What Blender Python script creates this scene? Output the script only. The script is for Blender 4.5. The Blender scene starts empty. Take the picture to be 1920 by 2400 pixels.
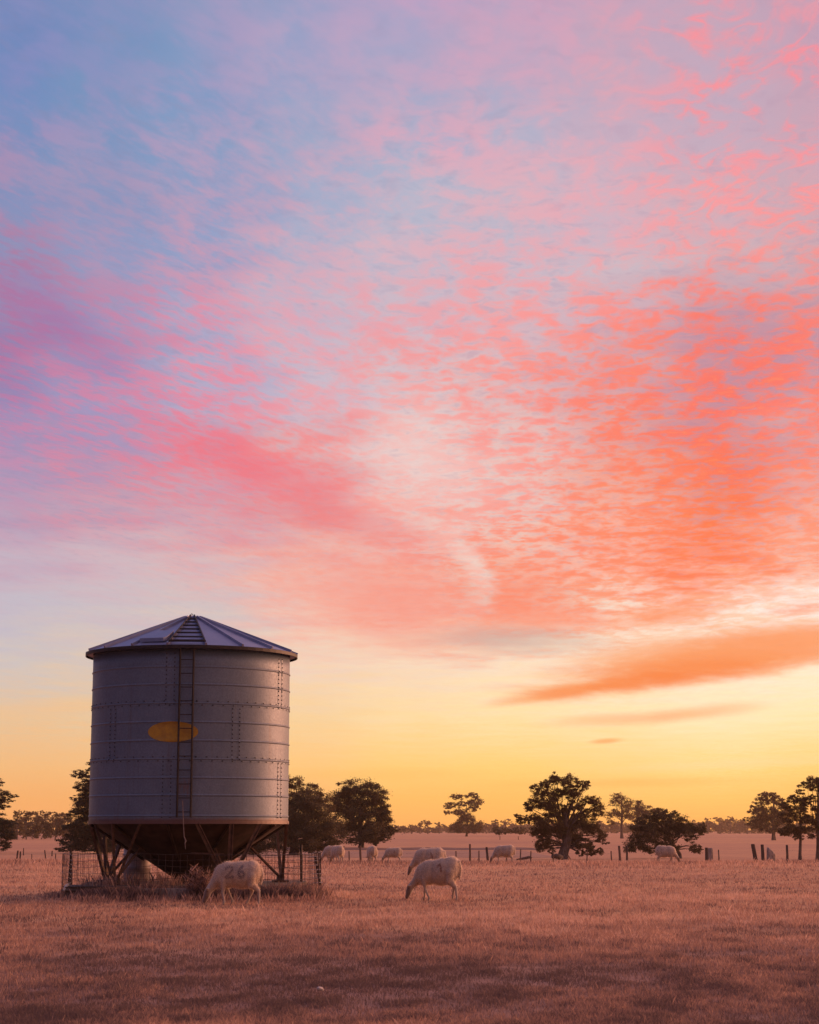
import bpy, bmesh, math, random
import numpy as np
from mathutils import Vector, Matrix

random.seed(7)
RNG = np.random.default_rng(11)
scene = bpy.context.scene
COL = scene.collection
PI = math.pi
R = math.radians

# ------------------------------------------------------------------ camera model
F = 4344.0                      # focal length in photograph pixels (1920 wide)
PITCH = math.atan(745.0 / F)
CP, SP = math.cos(PITCH), math.sin(PITCH)
EYE = 1.5


def smooth(a, b, x):
    t = min(1.0, max(0.0, (x - a) / (b - a)))
    return t * t * (3 - 2 * t)


def gz(x, y):
    """height of the paddock: level, then a shallow dip beyond the sheep"""
    z = -0.7 * smooth(75, 140, y) + 0.5 * smooth(420, 1500, y) * 0
    z += 0.05 * math.sin(x * 0.13 + 0.7) * math.sin(y * 0.11) * smooth(46, 60, y) * (1 - smooth(120, 200, y))
    return z


def at(px, py, Y):
    xc, yc = (px - 960) / F, (1200 - py) / F
    d = (xc, CP - yc * SP, SP + yc * CP)
    t = Y / d[1]
    return Vector((xc * t, Y, EYE + d[2] * t))


def xat(px, Y, z=0.0):
    """world x of a pixel column for a point at depth Y and height z"""
    return (px - 960) / F * (Y * CP + (z - EYE) * SP)


def ground_y(py):
    """depth at which the ground shows on photograph row py"""
    y = 40.0
    for _ in range(60):
        yc = (1200 - py) / F
        s = (SP + yc * CP) / (CP - yc * SP)
        yn = (EYE - gz(0, y)) / -s
        y = 0.5 * y + 0.5 * yn
    return y


def pxm(Y):
    """photograph pixels per metre at depth Y"""
    return F / (Y * CP)


# ------------------------------------------------------------------ helpers
def tag(o, label=None, cat=None, group=None, kind=None):
    if label: o['label'] = label
    if cat: o['category'] = cat
    if group: o['group'] = group
    if kind: o['kind'] = kind
    return o


def empty(name, loc, rz=0.0):
    o = bpy.data.objects.new(name, None)
    o.empty_display_size = 0.3
    o.location = loc
    o.rotation_euler = (0, 0, rz)
    COL.objects.link(o)
    return o


class MB:
    """collects shapes and links them as ONE mesh object"""

    def __init__(self):
        self.v, self.f = [], []

    def add(self, verts, faces):
        b = len(self.v)
        self.v.extend([tuple(p) for p in verts])
        self.f.extend([tuple(i + b for i in fc) for fc in faces])

    def box(self, c, s, rot=None):
        c = Vector(c)
        vs = []
        for x in (-1, 1):
            for y in (-1, 1):
                for z in (-1, 1):
                    p = Vector((x * s[0] / 2, y * s[1] / 2, z * s[2] / 2))
                    if rot is not None: p = rot @ p
                    vs.append(c + p)
        self.add(vs, [(0, 1, 3, 2), (4, 6, 7, 5), (0, 4, 5, 1), (2, 3, 7, 6), (0, 2, 6, 4), (1, 5, 7, 3)])

    def tube(self, pts, r, n=6, cap=True):
        pts = [Vector(p) for p in pts]
        rs = r if isinstance(r, (list, tuple)) else [r] * len(pts)
        rings = []
        up = None
        for i, p in enumerate(pts):
            a = pts[max(0, i - 1)]
            b = pts[min(len(pts) - 1, i + 1)]
            t = (b - a)
            if t.length < 1e-9: t = Vector((0, 0, 1))
            t.normalize()
            if up is None:
                up = Vector((0, 0, 1)) if abs(t.z) < 0.9 else Vector((1, 0, 0))
            u = t.cross(up)
            if u.length < 1e-6:
                u = t.cross(Vector((0, 1, 0)))
            u.normalize()
            w = u.cross(t).normalized()
            up = w
            rings.append([p + (u * math.cos(2 * PI * k / n) + w * math.sin(2 * PI * k / n)) * rs[i] for k in range(n)])
        b = len(self.v)
        for rg in rings: self.v.extend([tuple(q) for q in rg])
        for i in range(len(rings) - 1):
            for k in range(n):
                k2 = (k + 1) % n
                self.f.append((b + i * n + k, b + i * n + k2, b + (i + 1) * n + k2, b + (i + 1) * n + k))
        if cap:
            self.f.append(tuple(b + k for k in reversed(range(n))))
            e = b + (len(rings) - 1) * n
            self.f.append(tuple(e + k for k in range(n)))

    def lathe(self, prof, n=64, c=(0, 0, 0), closed_top=False, closed_bot=False):
        b = len(self.v)
        for (r, z) in prof:
            for k in range(n):
                a = 2 * PI * k / n
                self.v.append((c[0] + r * math.sin(a), c[1] - r * math.cos(a), c[2] + z))
        for i in range(len(prof) - 1):
            for k in range(n):
                k2 = (k + 1) % n
                self.f.append((b + i * n + k, b + i * n + k2, b + (i + 1) * n + k2, b + (i + 1) * n + k))
        if closed_bot: self.f.append(tuple(b + k for k in reversed(range(n))))
        if closed_top:
            e = b + (len(prof) - 1) * n
            self.f.append(tuple(e + k for k in range(n)))

    def build(self, name, mat, parent=None, smooth_=False, bevel=0.0):
        me = bpy.data.meshes.new(name)
        me.from_pydata(self.v, [], self.f)
        me.materials.append(mat)
        if smooth_:
            me.polygons.foreach_set('use_smooth', [True] * len(me.polygons))
        me.update()
        o = bpy.data.objects.new(name, me)
        COL.objects.link(o)
        if parent is not None: o.parent = parent
        if bevel:
            m = o.modifiers.new('bevel', 'BEVEL'); m.width = bevel; m.segments = 2
        return o


def np_mesh(name, verts, tris_or_quads, mat, parent=None, attr=None):
    """fast mesh from numpy arrays; attr = (name, per-vertex float array)"""
    me = bpy.data.meshes.new(name)
    nv, nf, k = len(verts), len(tris_or_quads), tris_or_quads.shape[1]
    me.vertices.add(nv)
    me.vertices.foreach_set('co', verts.astype(np.float32).ravel())
    me.loops.add(nf * k)
    me.loops.foreach_set('vertex_index', tris_or_quads.astype(np.int32).ravel())
    me.polygons.add(nf)
    me.polygons.foreach_set('loop_start', np.arange(0, nf * k, k, dtype=np.int32))
    me.polygons.foreach_set('loop_total', np.full(nf, k, dtype=np.int32))
    if attr is not None:
        a = me.attributes.new(attr[0], 'FLOAT', 'POINT')
        a.data.foreach_set('value', attr[1].astype(np.float32))
    me.materials.append(mat)
    me.update(calc_edges=True)
    o = bpy.data.objects.new(name, me)
    COL.objects.link(o)
    if parent is not None: o.parent = parent
    return o


# ------------------------------------------------------------------ node helpers
def lin(h):
    h = h.lstrip('#')
    out = []
    for i in (0, 2, 4):
        c = int(h[i:i + 2], 16) / 255
        out.append(c / 12.92 if c <= 0.04045 else ((c + 0.055) / 1.055) ** 2.4)
    return (*out, 1.0)


class NT:
    def __init__(self, tree):
        self.t = tree

    def new(self, kind, **kw):
        n = self.t.nodes.new(kind)
        for k, v in kw.items(): setattr(n, k, v)
        return n

    def link(self, a, b): self.t.links.new(a, b)

    def put(self, sock, v):
        if isinstance(v, (int, float)): sock.default_value = v
        elif isinstance(v, (tuple, list)): sock.default_value = v
        else: self.link(v, sock)

    def math(self, op, a, b=0.0, c=None, clamp=False):
        n = self.new('ShaderNodeMath', operation=op, use_clamp=clamp)
        self.put(n.inputs[0], a); self.put(n.inputs[1], b)
        if c is not None: self.put(n.inputs[2], c)
        return n.outputs[0]

    def ramp01(self, x, a, b, lo=0.0, hi=1.0, kind='LINEAR'):
        n = self.new('ShaderNodeMapRange', interpolation_type=kind, clamp=True)
        self.put(n.inputs['Value'], x)
        n.inputs['From Min'].default_value = a; n.inputs['From Max'].default_value = b
        n.inputs['To Min'].default_value = lo; n.inputs['To Max'].default_value = hi
        return n.outputs[0]

    def mix(self, fac, a, b, blend='MIX'):
        n = self.new('ShaderNodeMix', data_type='RGBA', blend_type=blend, clamp_factor=True)
        self.put(n.inputs[0], fac); self.put(n.inputs[6], a); self.put(n.inputs[7], b)
        return n.outputs[2]

    def noise(self, vec, scale, detail=3.0, rough=0.5, dist=0.0, lac=2.0, dims='3D'):
        n = self.new('ShaderNodeTexNoise', noise_dimensions=dims)
        if vec is not None: self.link(vec, n.inputs['Vector'])
        n.inputs['Scale'].default_value = scale; n.inputs['Detail'].default_value = detail
        n.inputs['Roughness'].default_value = rough; n.inputs['Distortion'].default_value = dist
        n.inputs['Lacunarity'].default_value = lac
        return n.outputs[0]

    def xyz(self, x, y, z=0.0):
        n = self.new('ShaderNodeCombineXYZ')
        self.put(n.inputs[0], x); self.put(n.inputs[1], y); self.put(n.inputs[2], z)
        return n.outputs[0]

    def colramp(self, x, stops, interp='LINEAR'):
        n = self.new('ShaderNodeValToRGB')
        cr = n.color_ramp
        cr.interpolation = interp
        while len(cr.elements) > 1: cr.elements.remove(cr.elements[0])
        cr.elements[0].position = stops[0][0]; cr.elements[0].color = stops[0][1]
        for p, c in stops[1:]:
            e = cr.elements.new(p); e.color = c
        self.put(n.inputs[0], x)
        return n.outputs[0]


# ------------------------------------------------------------------ sky (world)
COLS = [0, 240, 480, 720, 960, 1200, 1440, 1680, 1920]
# row (elevation given as photograph row) -> (gaps between the clouds, sunlit cloud) across the azimuths
SKY = [
 (0,    '768fc4 8198c5 8f9ec5 9b9fc4 b0a1c3 bca3bf c0a4bc c3a5b9 bd9fb6', '9597c9 9499c9 ab9fc6 bba2c4 c89fbf cf9fba d8a0b4 f394a2 dc9fae'),
 (120,  '7693c8 7c9bc8 899fc8 95a1c7 a5a4c5 b8a6c1 c2a6bc bfa7bc c2a0b5', '8f94ca 9499c9 b09fc6 bea4c3 c8a4c0 d0a4bd dba2b4 ff8f94 f58f9c'),
 (240,  '7c97c9 7c9bc8 869fc9 93a4c8 a1aac8 aeacc6 c2aabf c1aabe c6a4b6', 'a996c5 a79bc7 b09fc6 bea8c4 d0a7be d4a8bc e0a5b3 fc9096 fd8e96'),
 (360,  '8196c7 829dc9 8aa1c9 95a8c9 a2b0cb b3b1c8 c6adc0 c6adbe c9a8b8', 'b898be ad9ec5 bda2c4 d0a7bf eaa5b6 dcacbc e6a7b3 fb949b fb9399'),
 (480,  '8d99c6 8c9dc9 91a3cb a4aecb b2b6cb bbb6c8 cbb2c2 cdaebb c9a9b6', 'bb95b9 b19cbf c8a2be dba8ba dfb0bc e3aeb9 e9a9b4 fc9a9d ff9596'),
 (600,  '8f9ac5 98a1ca 99a5cc b0b2cb bbb7ca c6b9c8 cbb9c4 c8b1bb c9a8b1', 'be7ba2 bd9bbd d99bb3 e0a8b7 e3b0ba eda5ad f5a1a3 ff938d ff8d85'),
 (720,  '968fba a09ec5 aaa9ca c0b5c9 ccb9c6 d2b5c0 d0adb8 c8a2ad c49ba6', 'b478a4 cc88aa e68aa3 ec9fad f39ba1 fb9997 ff897d ff7c6d ff7f72'),
 (840,  '9380b0 9894be b0aac8 c5b9ca d3bcc5 d9b7bd d2a3ab c48c9c c494a4', 'c0719c d484a6 f58a9d f39ca5 fd8e8b fd958d ff806b ff725c ff7b67'),
 (960,  '998ab6 a196be b4aac6 d0bcc8 dcc6c8 e3bcb9 dfa4a4 cc8e98 d49fa4', 'c37ca5 da80a0 f37c90 f6989b fba29c fc8d85 ff7a62 ff715c ff7e6c'),
 (1080, 'a793b7 b192b4 c898ae dbaaae e8ccc9 e6c4be e8a196 d98a8a e39c9a', 'c38caf da849e f27786 f67d7c faa6a0 fc9d94 ff7c60 ff7352 ff846c'),
 (1200, 'b69db8 be9cb3 cfa0b0 e0959a ecc5bd ebc4b9 f4ab99 e99082 f3ab9c', 'c197b3 d694a7 e28c9a f08382 faa398 fe8f7d ff825f ff7742 ff9070'),
 (1320, 'c4b0c1 ceb6c0 d6b8bc ecb8b0 f0b3a6 f2c9b8 fdb09a ff9070 fcc0a8', 'c9aabb d3b1bb e0aeb0 f4a293 f98e7c fe8a6d ff855e ff7a4c ff9c7c'),
 (1440, 'c4bcc8 cbbfc5 d1c2c2 f0c8b8 f4bfae dfc0b0 fbe0cc fdebdc feeee2', 'c6bac6 cfbdc2 d8c1be f8af9c f89880 ff8762 fda57f fcc29c ffd8c0'),
 (1560, 'cec4c3 d6c6bd dfc9ba f2d5bf f8dcc2 fbe2c8 fee6ce ffecd4 fff0d8', 'd4c4bc dcc6b6 e6c9b4 f6d2b8 fad8ba fde0c2 fddfc0 fee4c8 feebcc'),
 (1680, 'e0c3a6 e4c6a7 eac9a2 f3d2a8 fadcae fde2b4 fee7be ffebc4 ffe8b8', 'e9c09a e9c39d ecc69a f5d0a0 fadaa8 fde0ae fde3b6 fee8c4 fee8bc'),
 (1800, 'ebb985 edba84 f0bd84 f6c684 fbcd80 fcd07e fdd082 fed484 fdce78', 'ecb67e eeb880 f0bb80 f7c480 fbca78 fccd78 fdd28a fedb98 fdd285'),
 (1870, 'f0b06e f0b06f f2b270 f6b870 fbbf66 fcc064 fdc368 fdc466 fdbc5e', 'f0ae6b f0ae6c f2b06e f6b66c fbbd62 fcbe60 fdc46c fdc76c fdbe60'),
 (1935, 'f1a768 f1a869 f3aa6a f5ac68 f9af5e fbb058 fbb15c fbae56 f9a653', 'f1a768 f1a869 f3aa6a f5ac68 f9af5e fbb058 fbb15c fbae56 f9a653'),
]


def build_world():
    w = bpy.data.worlds.new('World')
    scene.world = w
    w.use_nodes = True
    t = w.node_tree
    t.nodes.clear()
    N = NT(t)
    tc = N.new('ShaderNodeTexCoord')
    sep = N.new('ShaderNodeSeparateXYZ')
    N.link(tc.outputs['Generated'], sep.inputs[0])
    dx, dy, dz = sep.outputs
    dyf = N.math('MAXIMUM', dy, 0.05)
    a = N.math('DIVIDE', dx, dyf)
    e = N.math('MAXIMUM', N.math('DIVIDE', dz, dyf), 0.0)
    den = N.math('MULTIPLY_ADD', e, SP, CP)
    u0 = N.math('MULTIPLY_ADD', N.math('DIVIDE', a, den), F, 960.0)          # azimuth, in photograph columns
    v0 = N.math('MULTIPLY_ADD', N.math('DIVIDE', N.math('MULTIPLY_ADD', e, CP, -SP), den), -F, 1200.0)
    # the cloud deck: a level sheet overhead, seen in perspective
    eb = N.math('ADD', e, 0.03)
    P = N.xyz(N.math('DIVIDE', a, eb), N.math('DIVIDE', 1.0, eb), 0.0)
    # the deck again turned, so that the western part runs in slanting rows
    mp = N.new('ShaderNodeMapping', vector_type='TEXTURE'); mp.inputs['Rotation'].default_value = (0, 0, R(66)); mp.inputs['Scale'].default_value = (1.9, 0.80, 1)
    N.link(P, mp.inputs['Vector'])
    wz = N.noise(P, 2.2, 4, 0.55)
    wy = N.noise(N.xyz(N.math('DIVIDE', a, eb), N.math('DIVIDE', 1.0, eb), 7.3), 2.6, 4, 0.55)
    low = N.ramp01(v0, 1450, 1800, 1.0, 0.12)
    u = N.math('ADD', u0, N.math('MULTIPLY', N.math('MULTIPLY', N.math('SUBTRACT', wz, 0.5), 420.0), low))
    v = N.math('ADD', v0, N.math('MULTIPLY', N.math('MULTIPLY', N.math('SUBTRACT', wy, 0.5), 300.0), low))
    un = N.math('DIVIDE', u, 1920.0, clamp=True)
    gap = lit = None
    for i, (y, g, l) in enumerate(SKY):
        gs = [(c / 1920, lin(h)) for c, h in zip(COLS, g.split())]
        ls = [(c / 1920, lin(h)) for c, h in zip(COLS, l.split())]
        gold = 1.0 - 0.17 * smooth(1500, 1760, y)
        gs = [(p, (c[0], c[1] * (0.5 + 0.5 * gold) ** .35, c[2] * gold, 1)) for p, c in gs]; ls = [(p, (c[0], c[1] * (0.5 + 0.5 * gold) ** .35, c[2] * gold, 1)) for p, c in ls]
        k_ = 1.0 + 0.16 * smooth(1500, 1935, y)            # the glow itself strengthens towards the horizon
        gs = [(p, tuple(k_ * q for q in c)) for p, c in gs]; ls = [(p, tuple(k_ * q for q in c)) for p, c in ls]
        deep = lambda p: 1.0 - 0.13 * (1 - smooth(0.05, 0.5, p)) * (1 - smooth(500, 1000, y))   # the west is already darker
        gs = [(p, tuple(deep(p) * q for q in c)) for p, c in gs]; ls = [(p, tuple(deep(p) * q for q in c)) for p, c in ls]
        # thin cloud lets the sky through: more so over the west and high up
        ls = [(p, tuple(a_ + (b_ - a_) * (0.22 if p < .6 else 0.10) for a_, b_ in zip(cl, cg))) for (p, cl), (_, cg) in zip(ls, gs)]
        gr, lr = N.colramp(un, gs, 'EASE'), N.colramp(un, ls, 'EASE')
        if i == 0: gap, lit = gr, lr
        else:
            f = N.ramp01(v, SKY[i - 1][0], y)
            gap, lit = N.mix(f, gap, gr), N.mix(f, lit, lr)
    # cloudlets
    mn = N.new('ShaderNodeMapping'); mn.inputs['Rotation'].default_value = (0, 0, R(-4)); mn.inputs['Scale'].default_value = (1.0, 0.62, 1)
    N.link(P, mn.inputs['Vector'])
    n1 = N.noise(mn.outputs[0], 13.5, 6, 0.58, 0.45)
    n1b = N.noise(mp.outputs[0], 13.0, 6, 0.6, 0.4)
    nl = N.mix(N.ramp01(u0, 450, 1050), n1b, n1)
    n2 = N.noise(P, 3.2, 4, 0.5, 0.2)
    mv = N.new('ShaderNodeMapping'); mv.inputs['Rotation'].default_value = (0, 0, R(-20)); mv.inputs['Scale'].default_value = (1.15, 0.62, 1)
    N.link(P, mv.inputs['Vector'])
    soft = N.noise(mv.outputs[0], 11.0, 6, 0.56, 0.45)
    # fine ripples across the deck
    mr = N.new('ShaderNodeMapping'); mr.inputs['Rotation'].default_value = (0, 0, R(3)); mr.inputs['Scale'].default_value = (0.8, 0.72, 1)
    N.link(P, mr.inputs['Vector'])
    rip = N.noise(mr.outputs[0], 30.0, 4, 0.6, 0.5)
    rip2 = N.noise(mp.outputs[0], 34.0, 4, 0.6, 0.3)
    rip = N.mix(N.ramp01(u0, 450, 1050), rip2, rip)
    rip_a = N.math('MULTIPLY', N.ramp01(v0, 100, 700, 0.9, 2.4), N.ramp01(v0, 1500, 1250, 0.25, 1.0))
    # the high western deck is a soft veil, the rest breaks into cloudlets
    veil = N.math('MULTIPLY', N.ramp01(u0, 1500, 500), N.ramp01(v0, 900, 420))
    nl = N.mix(veil, nl, N.mix(0.35, soft, nl))
    rid = N.math('SUBTRACT', 1.0, N.math('MULTIPLY', N.math('ABSOLUTE', N.math('SUBTRACT', N.noise(mn.outputs[0], 15.0, 4, 0.5, 0.8), 0.5)), 6.5), clamp=True)
    upr = N.math('MULTIPLY', N.ramp01(u0, 1150, 1650), N.ramp01(v0, 850, 450))
    big = N.math('MULTIPLY', N.math('SUBTRACT', n2, 0.5), 0.9)
    kk = N.math('ADD', N.ramp01(u0, 900, 1300, 3.0, 3.1), N.math('MULTIPLY', veil, 0.3))
    f0 = N.math('ADD', N.math('MULTIPLY_ADD', N.math('SUBTRACT', nl, 0.5), kk, 0.5), big, clamp=True)
    f0 = N.math('ADD', f0, N.math('MULTIPLY', N.math('SUBTRACT', rip, 0.5), rip_a), clamp=True)
    core = N.math('MULTIPLY', N.ramp01(u0, 1150, 1500), N.math('MULTIPLY', N.ramp01(v0, 650, 900), N.ramp01(v0, 1500, 1300)))
    f0 = N.math('ADD', f0, N.math('MULTIPLY', core, 0.05), clamp=True)
    f1 = N.math('MULTIPLY', N.math('MULTIPLY', rid, rid), N.math('ADD', f0, 0.25, clamp=True))
    upr_s = N.math('MULTIPLY', upr, 0.75)
    fs = N.math('ADD', N.math('MULTIPLY', f0, N.math('SUBTRACT', 1.0, upr_s)), N.math('MULTIPLY', f1, upr_s), clamp=True)
    sm = N.ramp01(fs, 0.0, 1.0, kind='SMOOTHSTEP')
    col = N.mix(sm, gap, lit)
    # named cloud banks: rotated ellipses with feathered, noise-torn rims
    fine = N.noise(N.xyz(N.math('MULTIPLY', u0, 0.0024), N.math('MULTIPLY', v0, 0.012), 1.7), 1.6, 8, 0.64, 0.35)
    fine_s = N.math('SUBTRACT', fine, 0.5)

    def bank(col, cx, cy, rx, ry, rot, hexc, amt, soft, tear, edge_sharp_below=1.0):
        c, s = math.cos(R(rot)), math.sin(R(rot))
        x = N.math('SUBTRACT', u0, cx); y = N.math('SUBTRACT', v0, cy)
        X = N.math('ADD', N.math('MULTIPLY', x, c / rx), N.math('MULTIPLY', y, s / rx))
        Y = N.math('ADD', N.math('MULTIPLY', x, -s / ry), N.math('MULTIPLY', y, c / ry))
        if edge_sharp_below != 1.0:
            Y = N.math('ADD', N.math('MAXIMUM', N.math('MULTIPLY', Y, edge_sharp_below), 0.0), N.math('MINIMUM', Y, 0.0))
        r = N.math('SQRT', N.math('ADD', N.math('MULTIPLY', X, X), N.math('MULTIPLY', Y, Y)))
        r = N.math('ADD', r, N.math('MULTIPLY', fine_s, tear))
        m = N.math('MULTIPLY', N.ramp01(r, 1.0, 1.0 - soft, kind='SMOOTHSTEP'), amt)
        m = N.math('MULTIPLY', m, N.math('MULTIPLY_ADD', fine_s, 1.1, 1.0, clamp=True), clamp=True)
        return N.mix(m, col, lin(hexc))
    col = bank(col, 1010, 1080, 260, 130, 28, 'efd0ca', .55, 1.0, .8)
    col = bank(col, 960, 1420, 430, 150, 10, 'f89c8a', .8, .95, 1.0)
    col = bank(col, 620, 1110, 330, 90, 14, 'f4808a', .4, 1.0, .9)
    col = bank(col, 150, 760, 330, 95, 38, 'ae6fa2', .5, 1.0, 1.0)
    col = bank(col, 560, 1080, 330, 80, 24, 'ee6c7b', .55, 1.0, 1.0)
    col = bank(col, 830, 1220, 330, 75, 20, 'ec8284', .5, 1.0, .9)
    # a pale hooked gap curls round the end of the western bank
    hx = N.math('SUBTRACT', u0, 985.0); hy = N.math('MULTIPLY', N.math('SUBTRACT', v0, 1378.0), 1.22)
    hr = N.math('ADD', N.math('SQRT', N.math('ADD', N.math('MULTIPLY', hx, hx), N.math('MULTIPLY', hy, hy))), N.math('MULTIPLY', fine_s, 150.0))
    hm = N.math('MULTIPLY', N.ramp01(N.math('ABSOLUTE', N.math('SUBTRACT', hr, 146.0)), 52, 4, kind='SMOOTHSTEP'), N.math('MULTIPLY', N.ramp01(u0, 985, 1110), N.ramp01(v0, 1450, 1330)))
    col = N.mix(N.math('MULTIPLY', hm, 0.55), col, lin('f3d8ce'))
    # the deck breaks off along a crisp western edge
    ex = N.math('SUBTRACT', hr, 166.0)
    east_side = N.ramp01(u0, 1060, 1120)
    em = N.math('MULTIPLY', N.ramp01(ex, -8, 26, kind='SMOOTHSTEP'), N.ramp01(ex, 330, 40, kind='SMOOTHSTEP'))
    em = N.math('MULTIPLY', em, N.math('MULTIPLY', N.ramp01(N.math('ADD', v0, N.math('MULTIPLY', fine_s, 120.0)), 1250, 1370), N.ramp01(v0, 1495, 1430)))
    em = N.math('MULTIPLY', em, east_side)
    col = N.mix(N.math('MULTIPLY', em, 0.72), col, lin('fd8b6c'))
    col = bank(col, 1200, 1500, 300, 50, 2, 'cfb0a4', .75, .95, .9)
    col = bank(col, 1560, 1440, 220, 48, -5, 'fe9464', .8, .95, 1.0)
    col = bank(col, 1330, 1450, 220, 40, 2, 'fd9a7c', .7, .95, .9)
    col = bank(col, 1690, 1552, 600, 105, -8, 'fb9655', .92, .75, .95, 1.9)
    col = bank(col, 1330, 1622, 250, 30, -9, 'fb9858', .85, .85, .8, 1.5)
    col = bank(col, 1580, 1590, 440, 66, -8, 'f97f38', .85, .95, 1.3, 1.8)
    col = bank(col, 1850, 1500, 300, 55, -6, 'fc9a62', .75, .9, 1.0)
    col = bank(col, 1600, 1676, 260, 26, -7, 'f9a66c', .6, .9, .9)
    col = bank(col, 1440, 1684, 220, 22, -4, 'fbb482', .55, .9, .9)
    col = bank(col, 1420, 1737, 55, 9, -4, 'f9a860', .8, .9, .6)
    col = bank(col, 1720, 1790, 430, 22, -2, 'fee2a4', .55, .95, .9)
    col = bank(col, 1450, 1835, 430, 18, -1, 'fbb652', .4, .95, .9)
    col = bank(col, 130, 1660, 300, 34, -4, 'f2c492', .6, .95, .9)
    col = bank(col, 860, 1815, 380, 24, 0, 'fbc364', .4, .95, .8)

    # shaded undersides and glowing edges of the ripples
    und = N.math('MULTIPLY', N.ramp01(rip, 0.46, 0.30), N.math('MULTIPLY', rip_a, 0.12))
    col = N.mix(und, col, (0.42, 0.24, 0.36, 1))
    glo = N.math('MULTIPLY', N.ramp01(rip, 0.56, 0.72), N.math('MULTIPLY', core, 0.35))
    col = N.mix(glo, col, (1.0, 0.33, 0.12, 1))

    # the rest of the dome, outside the picture
    hor = N.math('SQRT', N.math('ADD', N.math('MULTIPLY', dx, dx), N.math('ADD', N.math('MULTIPLY', dy, dy), 1e-6)))
    ca = N.math('DIVIDE', dy, hor); sa = N.math('DIVIDE', dx, hor)
    away = N.ramp01(dz, 0.0, 0.8, kind='SMOOTHSTEP')
    back = N.mix(away, (0.040, 0.045, 0.085, 1), (0.33, 0.27, 0.46, 1))
    east = N.mix(away, (1.3, 0.60, 0.30, 1), (0.80, 0.45, 0.50, 1))
    back = N.mix(N.ramp01(sa, 0.0, 0.95, kind='SMOOTHSTEP'), back, east)
    front_w = N.ramp01(ca, 0.45, 0.93, kind='SMOOTHSTEP')
    front_w = N.math('MULTIPLY', front_w, N.ramp01(dz, 0.85, 0.45, kind='SMOOTHSTEP'))
    col = N.mix(front_w, back, col)
    sky = N.new('ShaderNodeTexSky', sky_type='NISHITA')
    sky.sun_disc = False
    sky.sun_elevation = R(SUN_EL); sky.sun_rotation = R(SUN_AZ)
    bg1 = N.new('ShaderNodeBackground'); N.link(sky.outputs[0], bg1.inputs[0]); bg1.inputs[1].default_value = 0.004
    bg2 = N.new('ShaderNodeBackground'); N.link(col, bg2.inputs[0]); bg2.inputs[1].default_value = 1.0
    add = N.new('ShaderNodeAddShader'); N.link(bg1.outputs[0], add.inputs[0]); N.link(bg2.outputs[0], add.inputs[1])
    out = N.new('ShaderNodeOutputWorld'); N.link(add.outputs[0], out.inputs['Surface'])


SUN_AZ, SUN_EL = 58.0, 7.0      # degrees east of the view, degrees above the horizon
build_world()
ld = bpy.data.lights.new('sun', 'SUN')
ld.energy = 5.0
ld.angle = R(28)
ld.color = (1.0, 0.44, 0.24)
lo = bpy.data.objects.new('sun', ld)
COL.objects.link(lo)
sd = Vector((math.sin(R(SUN_AZ)) * math.cos(R(SUN_EL)), math.cos(R(SUN_AZ)) * math.cos(R(SUN_EL)), math.sin(R(SUN_EL))))
lo.rotation_euler = sd.to_track_quat('Z', 'Y').to_euler()
lo.location = sd * 60


# ------------------------------------------------------------------ materials
def mat(name):
    m = bpy.data.materials.new(name)
    m.use_nodes = True
    N = NT(m.node_tree)
    b = m.node_tree.nodes['Principled BSDF']
    return m, N, b


def coords(N, what='Object', scale=(1, 1, 1)):
    tc = N.new('ShaderNodeTexCoord')
    mp = N.new('ShaderNodeMapping'); mp.inputs['Scale'].default_value = scale
    N.link(tc.outputs[what], mp.inputs['Vector'])
    return mp.outputs[0]


def bump(N, b, h, strength=0.3, dist=0.01):
    n = N.new('ShaderNodeBump'); n.inputs['Strength'].default_value = strength; n.inputs['Distance'].default_value = dist
    N.link(h, n.inputs['Height']); N.link(n.outputs[0], b.inputs['Normal'])


def simple(name, c1, c2, scale=4.0, rough=0.85, metal=0.0, detail=5, sc=(1, 1, 1), bmp=0.3, bd=0.01, lo=.38, hi=.62):
    m, N, b = mat(name)
    v = coords(N, scale=sc)
    n = N.noise(v, scale, detail, 0.6)
    N.link(N.mix(N.ramp01(n, lo, hi), (*c1, 1), (*c2, 1)), b.inputs['Base Color'])
    b.inputs['Roughness'].default_value = rough
    b.inputs['Metallic'].default_value = metal
    if bmp: bump(N, b, n, bmp, bd)
    return m


M = {}
M['steel_leg'] = simple('rusty leg steel', (0.06, 0.033, 0.025), (0.125, 0.066, 0.046), 9, 0.6, 0.35)
M['rail'] = simple('dark ladder steel', (0.012, 0.010, 0.012), (0.028, 0.020, 0.019), 12, 0.6, 0.3)
M['bolt'] = simple('bolt heads', (0.016, 0.014, 0.018), (0.030, 0.024, 0.026), 20, 0.6, 0.4, bmp=0)
M['hopper'] = simple('rusted hopper steel', (0.035, 0.021, 0.017), (0.07, 0.04, 0.03), 3.5, 0.65, 0.3)
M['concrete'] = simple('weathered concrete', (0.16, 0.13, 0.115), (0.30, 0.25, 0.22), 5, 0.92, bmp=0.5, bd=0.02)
M['concrete_dark'] = simple('dark mottled concrete', (0.06, 0.045, 0.04), (0.13, 0.10, 0.085), 4, 0.95, bmp=0.6, bd=0.02)  # dark mottled tone over the whole slab
M['wire'] = simple('galvanised wire', (0.12, 0.09, 0.08), (0.06, 0.042, 0.036), 8, 0.45, 0.6, bmp=0)
M['tie'] = simple('bright tie wire', (0.7, 0.6, 0.52), (0.5, 0.42, 0.36), 8, 0.4, 0.5, bmp=0)
M['picket'] = simple('dark steel picket', (0.035, 0.025, 0.022), (0.06, 0.04, 0.035), 8, 0.7, 0.3)
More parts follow.
